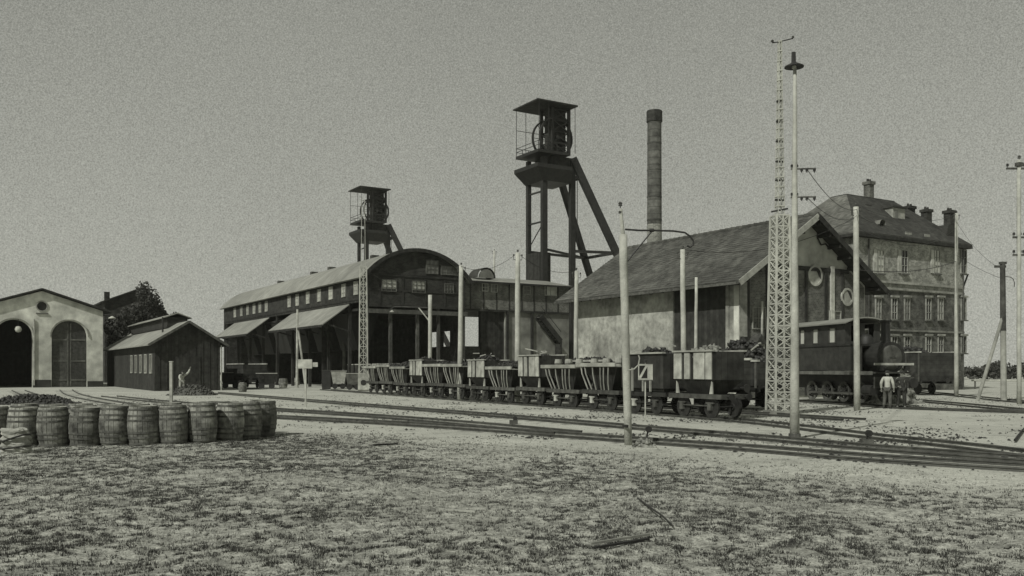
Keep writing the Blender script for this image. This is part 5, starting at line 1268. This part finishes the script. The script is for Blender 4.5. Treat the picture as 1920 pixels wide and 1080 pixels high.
# ================================================================ PEOPLE
def skinned(name, V, E_, rad, m, parent, sub=2):
    me = bpy.data.meshes.new(name); me.from_pydata(V, E_, []); me.materials.append(m); o = bpy.data.objects.new(name, me); C.objects.link(o); o.parent = parent
    md = o.modifiers.new('skin', 'SKIN'); md.use_smooth_shade = True; md.branch_smoothing = .6
    for i, r in enumerate(rad): me.skin_vertices[0].data[i].radius = r if isinstance(r, tuple) else (r, r)
    me.skin_vertices[0].data[0].use_root = True
    s = o.modifiers.new('sub', 'SUBSURF'); s.levels = sub; s.render_levels = sub; return o
def person(label, loc, rz, top, trousers, pose, hat=True, H_=1.68):
    t = thing('person', label, 'person', loc, rz); k = H_/1.72
    J = dict(pel=(0, 0, .95), wst=(0, 0, 1.10), chs=(0, 0, 1.32), nck=(0, .0, 1.47), hd=(0, -.01, 1.56), hdt=(0, -.01, 1.66),
             shl=(-.17, 0, 1.41), shr=(.17, 0, 1.41), ell=(-.24, .02, 1.14), elr=(.24, .02, 1.14), wrl=(-.26, -.06, .90), wrr=(.26, -.06, .90), hal=(-.26, -.08, .83), har=(.26, -.08, .83),
             hpl=(-.09, 0, .90), hpr=(.09, 0, .90), knl=(-.11, -.02, .50), knr=(.11, -.02, .50), anl=(-.12, .02, .09), anr=(.12, .02, .09), tol=(-.14, -.15, .04), tor=(.14, -.15, .04))
    J.update(pose); Jk = {a: (x*k, y*k, z*k) for a, (x, y, z) in J.items()}
    names = list(Jk); ix = {n: i for i, n in enumerate(names)}
    ed = [('pel', 'wst'), ('wst', 'chs'), ('chs', 'nck'), ('nck', 'hd'), ('hd', 'hdt'), ('chs', 'shl'), ('chs', 'shr'), ('shl', 'ell'), ('shr', 'elr'), ('ell', 'wrl'), ('elr', 'wrr'), ('wrl', 'hal'), ('wrr', 'har'), ('pel', 'hpl'), ('pel', 'hpr'), ('hpl', 'knl'), ('hpr', 'knr'), ('knl', 'anl'), ('knr', 'anr'), ('anl', 'tol'), ('anr', 'tor')]
    rad = dict(pel=(.13, .10), wst=(.12, .09), chs=(.15, .10), nck=.055, hd=(.075, .09), hdt=(.065, .08), shl=.07, shr=.07, ell=.045, elr=.045, wrl=.03, wrr=.03, hal=.032, har=.032, hpl=.09, hpr=.09, knl=.06, knr=.06, anl=.04, anr=.04, tol=.035, tor=.035)
    body = skinned('body', [Jk[n] for n in names], [(ix[a], ix[b]) for a, b in ed], [rad[n] for n in names], M['skin'], t)
    def sub(nm, ns, es, grow, m):
        i2 = {n: i for i, n in enumerate(ns)}; rr = []
        for n in ns: r = rad[n]; rr.append(tuple(q+grow for q in r) if isinstance(r, tuple) else r+grow)
        return skinned(nm, [Jk[n] for n in ns], [(i2[a], i2[b]) for a, b in es], rr, m, t)
    sub('shirt', ['wst', 'chs', 'pel', 'shl', 'shr', 'ell', 'elr', 'wrl', 'wrr'], [('wst', 'chs'), ('wst', 'pel'), ('chs', 'shl'), ('chs', 'shr'), ('shl', 'ell'), ('shr', 'elr'), ('ell', 'wrl'), ('elr', 'wrr')], .018, top)
    sub('trousers', ['pel', 'hpl', 'hpr', 'knl', 'knr', 'anl', 'anr'], [('pel', 'hpl'), ('pel', 'hpr'), ('hpl', 'knl'), ('hpr', 'knr'), ('knl', 'anl'), ('knr', 'anr')], .024, trousers)
    for s in ('l', 'r'):
        a = Vector(Jk['an'+s]); b = Vector(Jk['to'+s]); part('shoe', MB().path([a+Vector((0, .03, -.03)), a.lerp(b, .5)+Vector((0, 0, -.02)), b], [.05, .052, .035], 8), M['cloth_dark'], t, True)
        h = Vector(Jk['ha'+s]); wv = Vector(Jk['wr'+s]); d = (h-wv).normalized(); sd = d.cross(Vector((0, 1, 0))).normalized() if abs(d.y) < .9 else Vector((1, 0, 0)); up = sd.cross(d)
        f = MB()
        for q, L_ in enumerate((.062, .072, .068, .052)):
            st = h+sd*(.024-.016*q)+d*.01; f.path([st, st+d*L_*.55, st+d*L_*.9+up*.02], [.009, .008, .006], 6)
        st = h-d*.02+sd*.03; f.path([st, st+sd*.022+d*.02, st+sd*.026+d*.05], [.011, .010, .007], 6); part('fingers', f, M['skin'], t, True)
    hd = Vector(Jk['hd'])+Vector((0, 0, .05)); 
    fc = MB().path([hd+Vector((0, -.085, .01)), hd+Vector((0, -.112, -.025))], [.008, .015], 6)
    for s in (-1, 1): fc.lathe([(0, -.02), (.012, -.012), (.012, .012), (0, .02)], 6, hd+Vector((s*.082, 0, -.005)))
    part('face', fc, M['skin'], t); ey = MB()
    for s in (-1, 1): ey.lathe([(0, -.008), (.010, 0), (0, .008)], 6, hd+Vector((s*.032, -.084, .012)))
    part('eyes', ey, M['black'], t)
    if hat: part('cap', MB().lathe([(0, .085), (.07, .075), (.098, .03), (.100, .0), (.0, .0)], 14, hd+Vector((0, .005, .04))).box(hd.x-.06, hd.x+.06, hd.y-.15, hd.y-.08, hd.z+.04, hd.z+.052), M['cloth_dark'], t)
    else: part('hair', MB().lathe([(0, .09), (.06, .08), (.09, .04), (.094, -.02), (.0, -.02)], 14, hd+Vector((0, .014, .02))), M['cloth_dark'], t, True)
    return t
person('man in a pale shirt and grey trousers standing by the locomotive front', G(1664, 766), R(150), M['shirt'], M['trousers'], dict(knr=(.12, -.08, .50), anr=(.16, -.02, .09), tor=(.18, -.18, .04), elr=(.27, .03, 1.15)), True, 1.62)
person('man in dark work clothes and cap standing right of the man in the pale shirt', G(1691, 765.5), R(-20), M['cloth_dark'], M['cloth_dark'], dict(ell=(-.30, .0, 1.16), wrl=(-.16, -.16, 1.0), hal=(-.11, -.18, .98), knl=(-.14, -.03, .5), anl=(-.18, .02, .09), tol=(-.22, -.14, .04)), True, 1.62)
pw = G(341, 741)
person('worker in pale clothes bending with raised arm beside the earth heap', pw, R(30), M['shirt'], M['canvas'], dict(wst=(0, -.05, 1.08), chs=(0, -.22, 1.24), nck=(0, -.33, 1.33), hd=(0, -.38, 1.40), hdt=(0, -.41, 1.50), shl=(-.17, -.27, 1.29), shr=(.17, -.27, 1.29), ell=(-.22, -.40, 1.10), wrl=(-.16, -.52, .95), hal=(-.15, -.56, .9), elr=(.33, -.35, 1.45), wrr=(.42, -.42, 1.68), har=(.44, -.44, 1.75)), True, 1.75)

# ================================================================ HAZE
hz = bpy.data.materials.new('tone_lifting_haze'); hz.use_nodes = True; hn = hz.node_tree; hn.nodes.clear()  # haze volume added to lift the distant dark tones
ho = hn.nodes.new('ShaderNodeOutputMaterial'); hv = hn.nodes.new('ShaderNodeVolumePrincipled'); hv.inputs['Color'].default_value = col(.95); hv.inputs['Density'].default_value = .0002
hn.links.new(hv.outputs[0], ho.inputs['Volume'])
tag(part('haze', MB().box(-300, 400, -60, 420, -1.2, 48), hz), 'thin haze added over the whole mine yard to lift its dark tones', kind='stuff')
